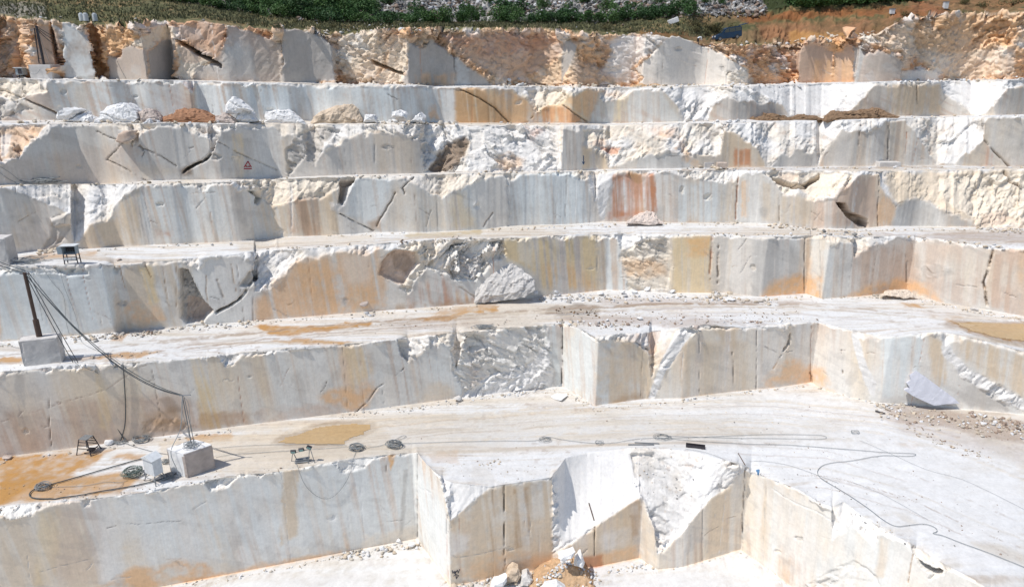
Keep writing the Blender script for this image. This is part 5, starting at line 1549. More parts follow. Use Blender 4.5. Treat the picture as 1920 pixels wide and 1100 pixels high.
coil(318, 895, 10, 'tangled hose under the gabled cabinet', 8, mess=.6)
coil(312, 868, 8, 'tangle between the gabled cabinet and the brownish block', 7, mess=.7)
coil(668, 842, 14, 'neat round coil right of the floodlights', 12)
coil(740, 836, 15, 'neat round coil near the edge above the brown drip', 12)
coil(1022, 826, 11, 'loose tangle of thin cable in the middle of the first terrace', 5, r=.035, mess=.6)
coil(1123, 832, 9, 'small loose coil right of the tangle', 3, r=.04)
coil(1242, 820, 13, 'loose loops of cable above the steel rods', 4, r=.04, mess=.5)
coil(1603, 812, 8, 'single small ring of cable on the right floor', 2, r=.05)
coil(908, 616, 19, 'spread out coil on the brink of the second terrace', 9, r=.05, ry=.45, mess=.5)
coil(82, 343, 28, 'large tangle of cables on the fourth terrace at the left', 16, r=.06, ry=.4, mess=.7)
coil(62, 491, 22, 'dark tangle of cable on the third terrace beside the edge block', 9, r=.05, ry=.4, mess=.7)
oc = coil(366, 838, 11, 'bundle of cable lying on top of the brownish block', 11, r=.045, mess=.6, mat=CABLE_L)
oc.location = cB+Vector((.3, -.3, HB+.0))

# ------------------------------------------------------------------ gabled cabinet on legs
g, _ = hit(292, 900)
cab = thing('electrical_cabinet', g, 'white gabled electrical cabinet on splayed legs left of the brownish block', 'electrical cabinet', rz=math.radians(-28))
bm = bmesh.new(); bm_box(bm, (0, 0, 1.75), (1.45, .95, 1.7), .02); link('body', mesh_bm('body', bm), WHITEM, cab)
bm = bmesh.new()
pr = [(-.85, -.62, 2.6), (.85, -.62, 2.6), (0, -.62, 3.0), (-.85, .62, 2.6), (.85, .62, 2.6), (0, .62, 3.0)]
v = [bm.verts.new(p) for p in pr]
for f in ((0, 1, 2), (5, 4, 3), (0, 2, 5, 3), (1, 4, 5, 2), (0, 3, 4, 1)): bm.faces.new([v[i] for i in f])
link('roof', mesh_bm('roof', bm), WHITEM, cab)
bm = bmesh.new(); bm_box(bm, (-.735, 0, 1.8), (.03, .7, 1.25), .01); pn = link('control_panel', mesh_bm('control_panel', bm), flat('panel_grey', (.25, .27, .29)), cab)
bm = bmesh.new()
for i in range(3): bm_box(bm, (-.76, -.2+.2*i, 1.45), (.04, .12, .14), .01)
link('socket', mesh_bm('socket', bm), flat('red_socket', (.35, .05, .04)), pn)
bm = bmesh.new()
for i in range(2): bm_box(bm, (-.76, 0, 2.05+.2*i), (.03, .5, .07), .01)
link('switch_row', mesh_bm('switch_row', bm), WHITEM, pn)
for sx in (-1, 1):
    for sy in (-1, 1):
        bm = bmesh.new(); bm_bar(bm, (sx*.6, sy*.4, .95), (sx*.85, sy*.6, -.05), .05, 6); link('leg', mesh_bm('leg', bm), STEEL, cab)
bm = bmesh.new(); bm_bar(bm, (-.72, -.5, .45), (.72, -.5, .45), .035); bm_bar(bm, (-.72, .5, .45), (.72, .5, .45), .035); bm_bar(bm, (-.72, -.5, .45), (-.72, .5, .45), .035); link('brace', mesh_bm('brace', bm), STEEL, cab)

# box on legs, third terrace
g, _ = hit(134, 495)
k = (g.y*CP-g.z*SP)/FPX
cab2 = thing('electrical_cabinet', g, 'open grey electrical box on a four legged frame on the third terrace', 'electrical cabinet', rz=.12)
W_, H_ = 24*k, 37*k
GB = flat('blue_grey_metal', (.30, .35, .38))
bm = bmesh.new()
bm_box(bm, (0, .7, H_*.72), (W_, .06, H_*.42)); bm_box(bm, (-W_/2+.03, .35, H_*.72), (.06, .7, H_*.42)); bm_box(bm, (W_/2-.03, .35, H_*.72), (.06, .7, H_*.42)); bm_box(bm, (0, .35, H_*.51), (W_-.14, .66, .06))
link('body', mesh_bm('body', bm), GB, cab2)
bm = bmesh.new(); bm_box(bm, (0, .3, H_*.955), (W_+.3, 1.1, .08), .02); link('roof', mesh_bm('roof', bm), WHITEM, cab2)
bm = bmesh.new(); bm_box(bm, (0, .62, H_*.74), (W_*.8, .06, H_*.33), .01); sp = link('switch_panel', mesh_bm('switch_panel', bm), DARKM, cab2)
bm = bmesh.new()
for i in range(4): bm_box(bm, (-W_*.28+W_*.18*i, .57, H_*.64), (.16, .04, .2), .01)
link('switch', mesh_bm('switch', bm), flat('breaker', (.1, .1, .1)), sp)
bm = bmesh.new(); bm_box(bm, (-W_/2-.22, -.05, H_*.72), (.5, .05, H_*.38), .01, None); link('door', mesh_bm('door', bm), GB, cab2)
for sx in (-1, 1):
    for yy in (0, .7):
        bm = bmesh.new(); bm_bar(bm, (sx*(W_/2-.06), yy, H_*.5), (sx*(W_/2-.02), yy, -.05), .06, 6); link('leg', mesh_bm('leg', bm), DARKM, cab2)
bm = bmesh.new(); bm_bar(bm, (-W_/2, 0, H_*.2), (W_/2, 0, H_*.2), .05); bm_bar(bm, (-W_/2, 0, H_*.36), (W_/2, 0, H_*.36), .05); bm_bar(bm, (-W_/2, .7, H_*.2), (W_/2, .7, H_*.2), .05); link('brace', mesh_bm('brace', bm), DARKM, cab2)
bm = bmesh.new()
for i in range(3): bm_box(bm, (-W_*.3+W_*.3*i, -.08, H_*.28), (.36, .1, .24), .02)
link('socket', mesh_bm('socket', bm), WHITEM, cab2)
# small box on the ledge of the topmost face
Y7 = float(np.interp(37, xs, YB[7]))-2.0
g = at3(37, 143, Y7); k = (g.y*CP-g.z*SP)/FPX
cab3 = thing('electrical_cabinet', g, 'small dark electrical box in front of the topmost face at the far left', 'electrical cabinet')
bm = bmesh.new(); bm_box(bm, (0, .5, 8.2*k), (13*k, 1, 12*k), .03); link('body', mesh_bm('body', bm), GB, cab3)
bm = bmesh.new(); bm_box(bm, (0, .5, 15*k), (17*k, 1.3, 1.4*k), .02); link('roof', mesh_bm('roof', bm), WHITEM, cab3)
bm = bmesh.new(); bm_box(bm, (2.2*k, -.03, 8.4*k), (7*k, .06, 9*k), .02); link('door', mesh_bm('door', bm), DARKM, cab3)
for sx in (-1, 1):
    bm = bmesh.new(); bm_bar(bm, (sx*5*k, .5, 3*k), (sx*5.5*k, .5, -3*k), .07, 6); link('leg', mesh_bm('leg', bm), DARKM, cab3)

# step stool frame
g, _ = hit(167, 847); k = (g.y*CP-g.z*SP)/FPX
st = thing('step_ladder', g, 'short dark steel step ladder standing by the wall on the first terrace', 'step ladder', rz=-.15)
hh = 31*k
def lp(u, v_, w_): return Vector((u*k*(1-.32*v_), w_*(1-.4*v_), v_*hh))
for u in (-15, 15):
    for w_ in (-.75, .75):
        bm = bmesh.new(); bm_bar(bm, lp(u, 0, w_), lp(u*.78, 1, w_), .055, 6); link('leg', mesh_bm('leg', bm), DARKM, st)
for q in (.42, .62, .82):
    for w_ in (-.75, .75):
        bm = bmesh.new(); bm_bar(bm, lp(-15*(1-.22*q), q, w_), lp(15*(1-.22*q), q, w_), .04); link('rung', mesh_bm('rung', bm), DARKM, st)
bm = bmesh.new(); bm_box(bm, (0, 0, hh), (17*k, 1.0, .07), .02); link('top_plate', mesh_bm('top_plate', bm), STEEL, st)
bm = bmesh.new(); bm_bar(bm, lp(15, .3, -.7), lp(15, .3, .7), .05); bm_bar(bm, lp(-4, .05, -.4), lp(15, .25, -.7), .05); bm_box(bm, (6*k, 0, .35), (.7, .5, .18), .03); link('brace', mesh_bm('brace', bm), DARKM, st)

# floodlight rack
g, _ = hit(568, 866); k = (g.y*CP-g.z*SP)/FPX
fl = thing('floodlight_rack', g, 'steel rack with three floodlights standing at the edge of the lowest face', 'floodlight rack', rz=.12)
GL = flat('lamp_glass', (.16, .32, .32), .15, 0, .1, .6)
for i, (u, h0) in enumerate([(-15, 25), (0, 28), (14.5, 32)]):
    bm = bmesh.new(); R3 = Matrix.Rotation([0, -.12, .5][i], 3, 'Y') @ Matrix.Rotation(.5, 3, 'X')
    bm_box(bm, (u*k, -.1, h0*k), (9.5*k, .22, 7.5*k), .03, R3); hd = link('floodlight', mesh_bm('floodlight', bm), DARKM, fl)
    bm = bmesh.new(); c_ = R3 @ Vector((0, -.125, 0)); bm_box(bm, (u*k+c_.x, -.1+c_.y, h0*k+c_.z), (7.6*k, .03, 5.6*k), .01, R3); link('glass', mesh_bm('glass', bm), GL, hd)
for (x0, x1, z1) in ((-22, -17, 20), (-11, -15, 20), (11, 14.5, 29), (23, 15.5, 29)):
    bm = bmesh.new(); bm_bar(bm, (x0*k, -.35 if x0 > 0 else .35, -.05), (x1*k, 0, z1*k), .04, 6); link('leg', mesh_bm('leg', bm), STEEL, fl)
bm = bmesh.new(); bm_bar(bm, (-16*k, 0, 21*k), (14*k, 0, 27*k), .035); link('top_bar', mesh_bm('top_bar', bm), STEEL, fl)
bm = bmesh.new(); bm_box(bm, (-1*k, .15, 5*k), (26*k, .5, .14), .02, Matrix.Rotation(-.12, 3, 'Y')); bm_bar(bm, (-14*k, -.2, 1.5*k), (10*k, -.2, 4*k), .07); link('base_frame', mesh_bm('base_frame', bm), STEEL, fl)

# ------------------------------------------------------------------ bars and rods
def rod(x0, y0, x1, y1, r, mat, label, name='steel_bar', lift=.05):
    a, _ = hit(x0, y0); b, _ = hit(x1, y1)
    bm = bmesh.new(); c = (a+b)/2; bm_bar(bm, a-c+Vector((0, 0, lift)), b-c+Vector((0, 0, lift)), r, 6)
    o = link(name, mesh_bm(name, bm), mat); o.location = c; return tag(o, label, 'steel bar')
a, _ = hit(1286, 836); b_, _ = hit(1322, 841)
bm = bmesh.new(); c = (a+b_)/2; L_ = (b_-a).length; an = math.atan2(b_.y-a.y, b_.x-a.x)
for yy, hz in ((-.22, .3), (.22, .3)): bm_box(bm, (0, yy, hz/2), (L_, .05, hz))
bm_box(bm, (0, 0, .03), (L_, .4, .05)); o = link('steel_channel', mesh_bm('steel_channel', bm), DARKM); o.location = c+Vector((0, 0, .03)); o.rotation_euler = (0, 0, an); tag(o, 'dark open steel channel lying above the white slope', 'steel channel')
rod(1178, 834, 1226, 834, .08, STEEL, 'long pale steel rod lying left of the dark channel')
rod(1190, 830, 1236, 832, .07, STEEL, 'second pale steel rod just behind the first')
rod(1641, 771, 1659, 776, .12, DARKM, 'short dark bar at the tip of the pinkish rubble')
rod(1104, 943, 1114, 976, .06, RUST, 'thin rod lying on the smooth white slope')
rod(1384, 850, 1397, 872, .05, RUST, 'thin rod sticking out at the corner marked with a blue figure')

# ------------------------------------------------------------------ painted marks
def strokes(paths, r, mat, label, name):
    P = []
    for s in paths:
        q = []
        for x, y in catmull2(s):
            l_, n_ = hit(x, y); q.append(l_+Vector((0, -.02, 0)))
        P.append(q)
    return tag(link(name, tube_mesh(name, P, r, 4), mat), label, 'painted mark')
def catmull2(s):
    p = pl(s); out = []
    for i in range(len(p)-1):
        for k in range(4): out.append((p[i][0]+(p[i+1][0]-p[i][0])*k/4, p[i][1]+(p[i+1][1]-p[i][1])*k/4))
    return out+[p[-1]]
REDP = flat('red_paint', (.45, .03, .05), .7); BLUEP = flat('blue_paint', (.04, .09, .18), .7); BLKP = flat('black_paint', (.07, .07, .09), .7); BLUL = flat('light_blue_paint', (.10, .22, .38), .7)
strokes(["465,302.5 458,313.5", "465,302.5 471.5,314", "457.5,316.5 472,316.5"], .065, REDP, 'red painted warning triangle on the fifth face', 'painted_triangle')
strokes(["461,313.5 461,310.5 462.8,311 461.4,312 463,313.5", "464,313.5 464,311.5", "465.3,313.2 466.5,311.6 465,311.8 466.6,313.4", "467.6,313.5 467.6,310.8 467.6,312.4 469,311.4 467.9,312.2 469,313.5"], .035, REDP, 'small red painted word inside the warning triangle', 'painted_word')
strokes(["1094,292 1094,307", "1092,303.5 1094,308 1096,303.5"], .07, BLUEP, 'dark blue painted arrow pointing down on the fifth face', 'painted_arrow')
strokes(["1417.6,882.4 1420,881.6 1422.6,880.6 1422,884 1421.5,889"], .13, BLUL, 'blue painted figure 1 at the corner of the lowest face', 'painted_number')
strokes(["848,1068 849,1074 852,1069 852,1075 855,1069", "855,1072 858,1067 859,1074 862,1066", "850,1079 855,1076 860,1078 856,1083", "854,1072 856,1084"], .04, BLKP, 'black scribbled writing low on the protruding block', 'painted_writing')

# ------------------------------------------------------------------ mast and cables of the topmost face
Y7 = float(np.interp(80, xs, YB[7]))
g0 = at3(58, 149, Y7-2.2); g1 = at3(99, 149, Y7-2.2); k = (g0.y*CP-g0.z*SP)/FPX
bm = bmesh.new(); bm_box(bm, ((g1.x-g0.x)/2, 1.1, 13*k), (g1.x-g0.x, 2.2, 26*k), .06)
o = link('marble_block', mesh_bm('marble_block', bm), GREYB); o.location = g0; tag(o, 'low marble ledge block under the dark mast of the topmost face', 'stone block')
gp = at3(83, 123.5, Y7-1.6)
m7 = thing('mast', gp, 'dark steel mast in front of the topmost face at the far left', 'mast')
H7 = 70*k
bm = bmesh.new(); bm_bar(bm, (0, 0, 0), (0, 0, H7), .16, 8); link('pole', mesh_bm('pole', bm), DARKM, m7)
bm = bmesh.new(); bm_bar(bm, (-.6, 0, .3), (-.3, 0, H7*.95), .07, 6); bm_bar(bm, (-.6, 0, .9), (0, 0, .9), .05, 6); link('stay', mesh_bm('stay', bm), DARKM, m7)
t7 = gp+Vector((0, 0, H7))
q7 = hit(182, 44)[0]
cable([sag(t7, q7, 1.9), sag(t7+Vector((0, 0, -.2)), q7+Vector((-.3, 0, .3)), 2.4), sag(t7+Vector((0, 0, -.4)), q7+Vector((-1, 0, -1.4)), 2.3)], .06, 'sagging dark cables running right from the dark mast across the topmost face')
cable([catmull([t7, t7+Vector((.6, -.2, -3)), t7+Vector((1.1, -.3, -5.4)), t7+Vector((.9, -.3, -6.1))], 8), catmull([gp+Vector((-.1, -.2, .2)), gp+Vector((-.5, -.9, -.9)), gp+Vector((-1.4, -.9, -.9)), gp+Vector((-1.6, -.7, .1))], 8)], .05, 'slack cable loops hanging by the dark mast')
cable([ground_path(pl("168,62 172,90 177,120 183,146"), .05)], .05, 'thin cable hanging down the pale upright facet of the topmost face')
cable([ground_path(pl("217,108 226,128 237,148"), .05)], .05, 'thin cable hanging down the low pale facet right of the upright one')
cable([ground_path(pl("0,112 12,104 28,98"), .04)], .05, 'thin cable crossing the rough rock at the upper left edge')
for x, lb in ((154, 'left one of two white tanks on the brink at the far left'), (162, 'right one of two white tanks on the brink at the far left'), (179, 'white tank standing apart on the brink, right of the pair')):
    g, _ = hit(x, 40); bm = bmesh.new(); bm_bar(bm, (0, 0, 0), (0, 0, .95), .33, 14); bm_bar(bm, (0, 0, .95), (0, 0, 1.08), .2, 12)
    bmesh.ops.bevel(bm, geom=[e for e in bm.edges if e.calc_length() < .2], offset=.03, segments=1, affect='EDGES')
    o = link('water_tank', mesh_bm('water_tank', bm), WHITEM); o.location = g; tag(o, lb, 'tank', 'white tanks on the brink')
for x, y, w_, h_, lb in ((1672, 27, 8, 9, 'small white cabinet on the orange embankment, left one'), (1772, 17, 8, 12, 'taller white cabinet on the orange embankment, right one')):
    g, _ = hit(x, y); k = (g.y*CP-g.z*SP)/FPX
    t_ = thing('utility_cabinet', g, lb, 'utility cabinet')
    bm = bmesh.new(); bm_box(bm, (0, 0, h_*k/2), (w_*k, .6, h_*k), .04); link('body', mesh_bm('body', bm), WHITEM, t_)
    bm = bmesh.new(); bm_box(bm, (0, 0, h_*k+.04), (w_*k+.15, .75, .08), .02); link('lid', mesh_bm('lid', bm), STEEL, t_)

# ------------------------------------------------------------------ van
gv = hit(1364, 83.5)[0]
van = thing('van', gv+Vector((0, .5, .65)), 'dark blue van with its tailgate raised, parked above the topmost face', 'van')
van.rotation_euler = (0, math.radians(-7), math.radians(2))
BL = flat('blue_car_paint', (.008, .035, .085), .3, .2, .05, .6)
GLS = flat('dark_glass', (.015, .02, .025), .08, 0, .05, .8)
def prism(bm, prof, y0, y1):
    a = [bm.verts.new((x, y0, z)) for x, z in prof]; b = [bm.verts.new((x, y1, z)) for x, z in prof]
    n = len(prof)
    bm.faces.new(a); bm.faces.new(b[::-1])
    for i in range(n): bm.faces.new((a[(i+1) % n], a[i], b[i], b[(i+1) % n]))
bm = bmesh.new()
prism(bm, [(-2.1, .28), (-2.12, .62), (-1.98, .86), (-1.1, 1.02), (-.45, 1.66), (-.1, 1.82), (1.95, 1.86), (2.1, 1.7), (2.12, .3), (1.6, .24), (-1.6, .24)], -.82, .82)
bmesh.ops.recalc_face_normals(bm, faces=bm.faces); bmesh.ops.bevel(bm, geom=list(bm.edges), offset=.07, segments=2, affect='EDGES')
body = link('body', mesh_bm('body', bm), BL, van)
for s in (-1, 1):
    for pf in ([(-.72, 1.12), (-.32, 1.6), (.12, 1.68), (.12, 1.12)], [(.2, 1.12), (.2, 1.68), (1.05, 1.7), (1.05, 1.12)], [(1.13, 1.14), (1.13, 1.7), (1.95, 1.68), (1.98, 1.14)]):
        bm = bmesh.new(); prism(bm, pf, s*.815, s*.835); bmesh.ops.recalc_face_normals(bm, faces=bm.faces); link('window', mesh_bm('window', bm), GLS, van)
    for wx_ in (-1.32, 1.35):
        bm = bmesh.new(); bm_bar(bm, (wx_, s*.66, .31), (wx_, s*.86, .31), .32, 20); wh = link('wheel', mesh_bm('wheel', bm), flat('tyre', (.03, .03, .03)), van)
        bm = bmesh.new(); bm_bar(bm, (wx_, s*.8, .31), (wx_, s*.875, .31), .19, 14); link('rim', mesh_bm('rim', bm), STEEL, wh)
    bm = bmesh.new(); bm_box(bm, (-2.03, s*.6, .72), (.16, .32, .2), .03); link('headlight', mesh_bm('headlight', bm), WHITEM, van)
    bm = bmesh.new(); bm_box(bm, (-.62, s*.95, 1.15), (.12, .2, .16), .03); link('mirror', mesh_bm('mirror', bm), BL, van)
bm = bmesh.new(); v = [bm.verts.new(p) for p in ((-1.06, -.68, 1.055), (-1.06, .68, 1.055), (-.47, .62, 1.665), (-.47, -.62, 1.665))]; bm.faces.new(v); r_ = bmesh.ops.extrude_face_region(bm, geom=bm.faces[:])
for e in r_['geom']:
    if isinstance(e, bmesh.types.BMVert): e.co += Vector((-.03, 0, .03))
bmesh.ops.recalc_face_normals(bm, faces=bm.faces); link('windscreen', mesh_bm('windscreen', bm), GLS, van)
bm = bmesh.new(); bm_box(bm, (-2.14, 0, .42), (.12, 1.6, .24), .04); link('bumper', mesh_bm('bumper', bm), DARKM, van)
bm = bmesh.new(); bm_box(bm, (2.13, 0, 1.05), (.06, 1.3, 1.1), .02); link('boot_opening', mesh_bm('boot_opening', bm), DARKM, van)
bm = bmesh.new(); bm_box(bm, (2.62, 0, 2.0), (1.15, 1.45, .08), .03, Matrix.Rotation(-.15, 3, 'Y')); link('tailgate', mesh_bm('tailgate', bm), BL, van)

# ------------------------------------------------------------------ person bending over
gp_ = hit(1308, 84)[0]
def skinned(name, nodes, edges, mat, parent=None):
    me = bpy.data.meshes.new(name); me.from_pydata([n[0] for n in nodes], edges, [])
    o = link(name, me, mat, parent)
    o.modifiers.new('skin', 'SKIN'); 
    for i, n in enumerate(nodes):
        me.skin_vertices[0].data[i].radius = (n[1], n[1] if len(n) < 3 else n[2])
    me.skin_vertices[0].data[0].use_root = True
    sb = o.modifiers.new('sub', 'SUBSURF'); sb.levels = 1; sb.render_levels = 1
    return o
SKIN = flat('skin', (.42, .24, .16), .6); TROU = flat('black_trousers', (.02, .02, .025), .8); SHIRT = flat('white_shirt', (.72, .73, .75), .8)
me = bpy.data.meshes.new('tmp')
def person_mesh():
    nodes = [((0, 0, .92), .15, .12), ((.22, 0, 1.10), .14, .12), ((.42, 0, 1.14), .16, .13), ((.56, 0, 1.10), .07), ((.66, 0, 1.05), .105, .09), ((.74, 0, .98), .09, .08),
             ((-.02, .10, .86), .11), ((.03, .13, .48), .08), ((-.06, .15, .09), .055), ((.09, .16, .04), .045),
             ((-.02, -.10, .86), .11), ((.10, -.12, .48), .08), ((.02, -.15, .09), .055), ((.17, -.16, .04), .045),
             ((.42, .19, 1.08), .065), ((.52, .22, .80), .05), ((.62, .18, .56), .038), ((.64, .17, .48), .04),
             ((.42, -.19, 1.08), .065), ((.50, -.22, .80), .05), ((.60, -.18, .56), .038), ((.62, -.17, .48), .04)]
    edges = [(0, 1), (1, 2), (2, 3), (3, 4), (4, 5), (0, 6), (6, 7), (7, 8), (8, 9), (0, 10), (10, 11), (11, 12), (12, 13), (2, 14), (14, 15), (15, 16), (16, 17), (2, 18), (18, 19), (19, 20), (20, 21)]
    return nodes, edges
nd, ed = person_mesh()
bpy.data.meshes.remove(me)
me = bpy.data.meshes.new('person'); me.from_pydata([n[0] for n in nd], ed, [])
per = bpy.data.objects.new('person', me); scene.collection.objects.link(per)
bpy.context.view_layer.objects.active = per
per.modifiers.new('skin', 'SKIN')
if not me.skin_vertices:
    per.select_set(True)
for i, n_ in enumerate(nd):
    me.skin_vertices[0].data[i].radius = (n_[1], n_[1] if len(n_) < 3 else n_[2])
me.skin_vertices[0].data[0].use_root = True
sb = per.modifiers.new('sub', 'SUBSURF'); sb.levels = 2; sb.render_levels = 2
m, nt, b = new_mat('person_clothes'); N, L = nt.nodes, nt.links
tc = N.new('ShaderNodeTexCoord'); sx_ = N.new('ShaderNodeSeparateXYZ'); L.new(tc.outputs['Object'], sx_.inputs[0])
lt = N.new('ShaderNodeMath'); lt.operation = 'LESS_THAN'; lt.inputs[1].default_value = .95; L.new(sx_.outputs['Z'], lt.inputs[0])
lx = N.new('ShaderNodeMath'); lx.operation = 'LESS_THAN'; lx.inputs[1].default_value = .25; L.new(sx_.outputs['X'], lx.inputs[0])
an_ = N.new('ShaderNodeMath'); an_.operation = 'MULTIPLY'; L.new(lt.outputs[0], an_.inputs[0]); L.new(lx.outputs[0], an_.inputs[1])
gx_ = N.new('ShaderNodeMath'); gx_.operation = 'GREATER_THAN'; gx_.inputs[1].default_value = .555; L.new(sx_.outputs['X'], gx_.inputs[0])
mx1 = N.new('ShaderNodeMixRGB'); mx1.inputs[1].default_value = (.72, .73, .75, 1); mx1.inputs[2].default_value = (.02, .02, .025, 1); L.new(an_.outputs[0], mx1.inputs[0])
mx2 = N.new('ShaderNodeMixRGB'); mx2.inputs[2].default_value = (.40, .23, .15, 1); L.new(gx_.outputs[0], mx2.inputs[0]); L.new(mx1.outputs[0], mx2.inputs[1])
L.new(mx2.outputs[0], b.inputs['Base Color']); b.inputs['Roughness'].default_value = .8
me.materials.append(m)
per.location = gp_; per.rotation_euler = (0, 0, math.radians(15))
tag(per, 'person in a white shirt and black trousers bending forward above the pale facet', 'person')
bm = bmesh.new(); bmesh.ops.create_uvsphere(bm, u_segments=12, v_segments=8, radius=.115)
for v in bm.verts: v.co = Vector((v.co.x*1.0+.66, v.co.y*.9, v.co.z+1.085))
bmesh.ops.delete(bm, geom=[v for v in bm.verts if v.co.x+v.co.z*.6 < .66+1.085*.6-.03+(.0)], context='VERTS')
link('hair', mesh_bm('hair', bm), flat('dark_hair', (.02, .015, .012)), per)

# ------------------------------------------------------------------ vegetation
LEAF = []
for i, c in enumerate([(.055, .12, .032), (.075, .145, .04), (.042, .095, .03)]):
    LEAF.append(flat('leaf_green_%s' % 'abc'[i], c, .6, 0, .4, .3))
TRUNK = flat('bark', (.10, .07, .05), .9)
def crown_mesh(name, seed, n=1500, flatn=.8):
    R_ = np.random.default_rng(seed)
    lob = R_.normal(0, .42, (9, 3)); lob[:, 2] = np.abs(lob[:, 2])*flatn+.28; lr = R_.uniform(.24, .5, 9)
    k = R_.integers(0, 9, n); d = R_.normal(0, 1, (n, 3)); d /= np.linalg.norm(d, axis=1)[:, None]
    p = lob[k]+d*(lr[k]*R_.uniform(.55, 1.12, n)**.6)[:, None]
    p[:, 2] = np.maximum(p[:, 2], .02)
    s = R_.uniform(.035, .085, n)
    t1 = R_.normal(0, 1, (n, 3)); t1 /= np.linalg.norm(t1, axis=1)[:, None]
    t2 = np.cross(t1, R_.normal(0, 1, (n, 3))); t2 /= np.linalg.norm(t2, axis=1)[:, None]
    V = np.stack([p-t1*s[:, None], p+t2*s[:, None]*.7, p+t1*s[:, None], p-t2*s[:, None]*.7], 1).reshape(-1, 3)
    F_ = np.arange(n*4).reshape(-1, 4)
    me = bpy.data.meshes.new(name); me.from_pydata(V.tolist(), [], F_.tolist()); me.update(); return me
CR = [crown_mesh('crown', 200+i) for i in range(6)]
for i, me in enumerate(CR): me.materials.append(LEAF[i % 3])
bm = bmesh.new()
for q in ((.3, .1, .5), (-.25, .15, .45), (.05, -.25, .55), (0, .05, .6)): bm_bar(bm, (0, 0, -.1), q, .03, 5)
STEM = mesh_bm('stems', bm); STEM.materials.append(TRUNK)
protos = []
def shrub(x, y, wpx, hpx, label, group, name='shrub', cat='shrub'):
    g, _ = hit(x, y); k = (g.y*CP-g.z*SP)/FPX
    i = random.randrange(6)
    root = bpy.data.objects.new(name, None); scene.collection.objects.link(root)
    root.location = g; s = wpx*k/1.5
    root.scale = (s, s, hpx*k/1.25); root.rotation_euler = (0, 0, random.uniform(0, 6.28))
    tag(root, label, cat, group)
    c = bpy.data.objects.new('crown', CR[i]); scene.collection.objects.link(c); c.parent = root
    t = bpy.data.objects.new('trunk', STEM); scene.collection.objects.link(t); t.parent = root
    return root
cx_, cy_ = line(CREST)
def cb(x): return float(np.interp(x, cx_, cy_))
ORD = 'leftmost,second,third,fourth,fifth,sixth,seventh,eighth,ninth,tenth,eleventh,twelfth,thirteenth,fourteenth,fifteenth,sixteenth,seventeenth,eighteenth,nineteenth,twentieth'.split(',')
def nth(i):
    if i == 0: return 'leftmost'
    if i < 20: return ORD[i]+' from the left'
    return str(i+1)+({1: 'st', 2: 'nd', 3: 'rd'}.get((i+1) % 10, 'th'))+' from the left'
CNT = {}
def cnt(k_):
    CNT[k_] = CNT.get(k_, -1)+1; return nth(CNT[k_])
for x in np.arange(325, 1300, 19):
    x = float(x)+random.uniform(-5, 5)
    if 905 < x < 925 or 1010 < x < 1022: continue
    shrub(x, cb(x)+random.uniform(-1, 3), random.uniform(24, 40), random.uniform(16, 28), 'dark green bush, '+cnt('a')+' in the front row', 'bushes in a row at the foot of the scree')
for dy in (14, 28):
    for x in np.arange(340, 700, 17):
        x = float(x)+random.uniform(-6, 6)
        if cb(x)-dy > -6: shrub(x, cb(x)-dy+random.uniform(-3, 3), random.uniform(28, 44), random.uniform(18, 28), 'dark green bush, '+cnt(dy)+' in the '+('second' if dy == 14 else 'third')+' row of the left thicket', 'bushes of the left thicket')
for x, y, w_, h_ in sorted([(735, 8, 40, 18), (640, 22, 26, 16), (700, 20, 24, 14), (830, 2, 24, 12), (918, 6, 20, 18), (960, 24, 60, 26), (1015, 18, 24, 20), (880, 30, 30, 20), (1100, 8, 30, 14), (1140, 22, 34, 20), (1185, 20, 24, 16), (1230, 10, 30, 14), (1270, 18, 30, 14), (1320, 8, 16, 16), (1350, 10, 18, 16), (1285, 10, 22, 12), (1060, 30, 34, 18), (1210, 30, 40, 16), (780, 26, 30, 18), (1390, 2, 22, 10)]):
    shrub(x, y, w_, h_, 'dark green bush on the grey scree, '+cnt('s'), 'bushes scattered over the scree')
DRY = [crown_mesh('crown', 300+i, 700) for i in range(2)]
DG2 = flat('dry_leaf', (.13, .12, .055), .8, 0, .35, .2)
for me in DRY: me.materials.append(DG2)
for x, y, w_, h_ in sorted([(1305, 60, 24, 12), (1322, 66, 22, 12), (1345, 60, 28, 14), (1362, 66, 26, 12), (1330, 52, 24, 10), (1375, 56, 20, 12), (1300, 48, 24, 10), (905, 52, 22, 8), (800, 50, 24, 9), (700, 56, 22, 8), (620, 52, 20, 8), (1130, 56, 26, 9), (1180, 62, 24, 8), (560, 44, 18, 7), (460, 36, 20, 7), (1700, 30, 20, 9), (1840, 14, 24, 12), (1900, 10, 30, 14), (1810, 8, 22, 12)]):
    r0 = shrub(x, y, w_, h_, 'low olive brown dry bush above the topmost face, '+cnt('d'), 'low dry bushes above the topmost face')
    r0.children[0].data = random.choice(DRY)
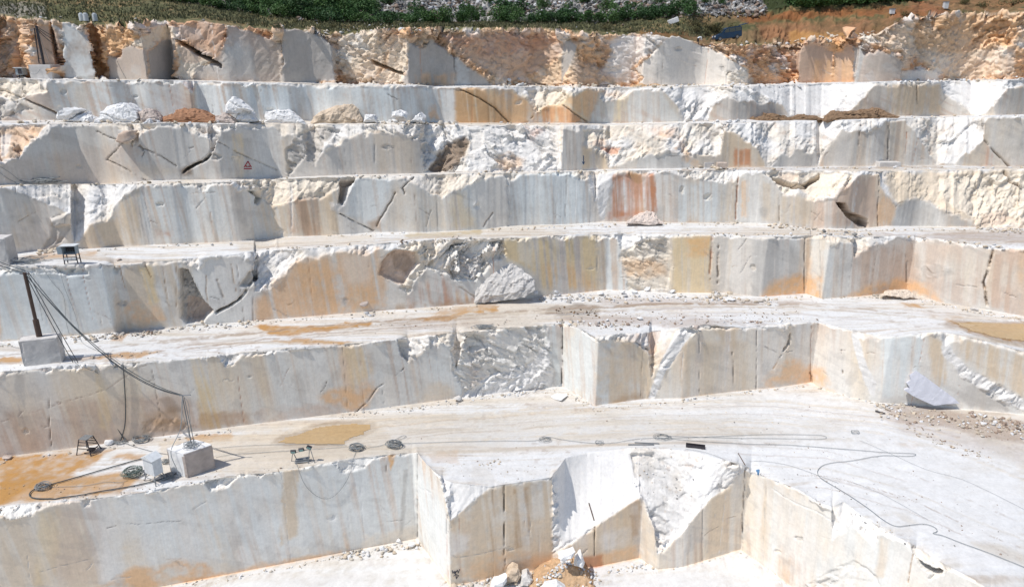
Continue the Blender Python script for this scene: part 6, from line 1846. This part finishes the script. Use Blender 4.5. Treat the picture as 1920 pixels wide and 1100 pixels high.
# far wood at the top right: one mass
Vs, nV = [], 0
Fs = []
for x in np.arange(1436, 1990, 7):
    for y in (-14, -6, 2, 8, 13):
        if y > cb(x)+1: continue
        if x < 1436+max(0, y+8)*3: continue
        g, _ = hit(float(x)+random.uniform(-3, 3), y+random.uniform(-2, 2))
        me = random.choice(CR); n_ = len(me.vertices)
        co = np.zeros(n_*3); me.vertices.foreach_get('co', co); co = co.reshape(-1, 3)[:2400]
        s = random.uniform(1.6, 2.6)
        Vs.append(co*s+np.array(g)); Fs.append(np.arange(len(co)).reshape(-1, 4)+nV); nV += len(co)
me = bpy.data.meshes.new('wood'); VV = np.concatenate(Vs); FF = np.concatenate(Fs)
me.vertices.add(len(VV)); me.vertices.foreach_set('co', VV.ravel()); me.loops.add(FF.size); me.loops.foreach_set('vertex_index', FF.ravel().astype(np.int32))
me.polygons.add(len(FF)); me.polygons.foreach_set('loop_start', np.arange(0, FF.size, 4, dtype=np.int32)); me.update(calc_edges=True)
tag(link('wood', me, LEAF[0]), 'dark green wood covering the hill at the upper right', 'wood', None, 'stuff')
# dry grass on the brink
n = 7000; V = []
for i in range(n):
    x = random.uniform(-20, 1330); top = cb(x); bot = float(np.interp(x, *line(WE[7])))
    y = random.uniform(top, bot-2)
    g, nn = hit(x, y)
    for _ in range(3):
        a = random.uniform(0, 6.28); s = random.uniform(.15, .42); w_ = s*.35
        bx = g+Vector((random.gauss(0, .2), random.gauss(0, .2), 0))
        V += [bx+Vector((math.cos(a)*w_, math.sin(a)*w_, -.05)), bx-Vector((math.cos(a)*w_, math.sin(a)*w_, .05)), bx+Vector((random.gauss(0, .1), random.gauss(0, .1), s))]
me = bpy.data.meshes.new('grass'); me.from_pydata([tuple(v) for v in V], [], np.arange(len(V)).reshape(-1, 3).tolist()); me.update()
tag(link('grass', me, flat('dry_grass', (.15, .145, .08), .9, 0, .4, .1)), 'dry olive grass covering the ground above the topmost face', 'grass', None, 'stuff')
# white stones over the scree
rubble('pale grey boulders of the scree slope behind the bushes', [(560, 18, 1440, 12, 14, 4200, .75, 'sppgW'), (700, 2, 1430, -2, 10, 2600, .8, 'spgW'), (1100, 30, 1440, 22, 6, 700, .6, 'sp')], name='scree')
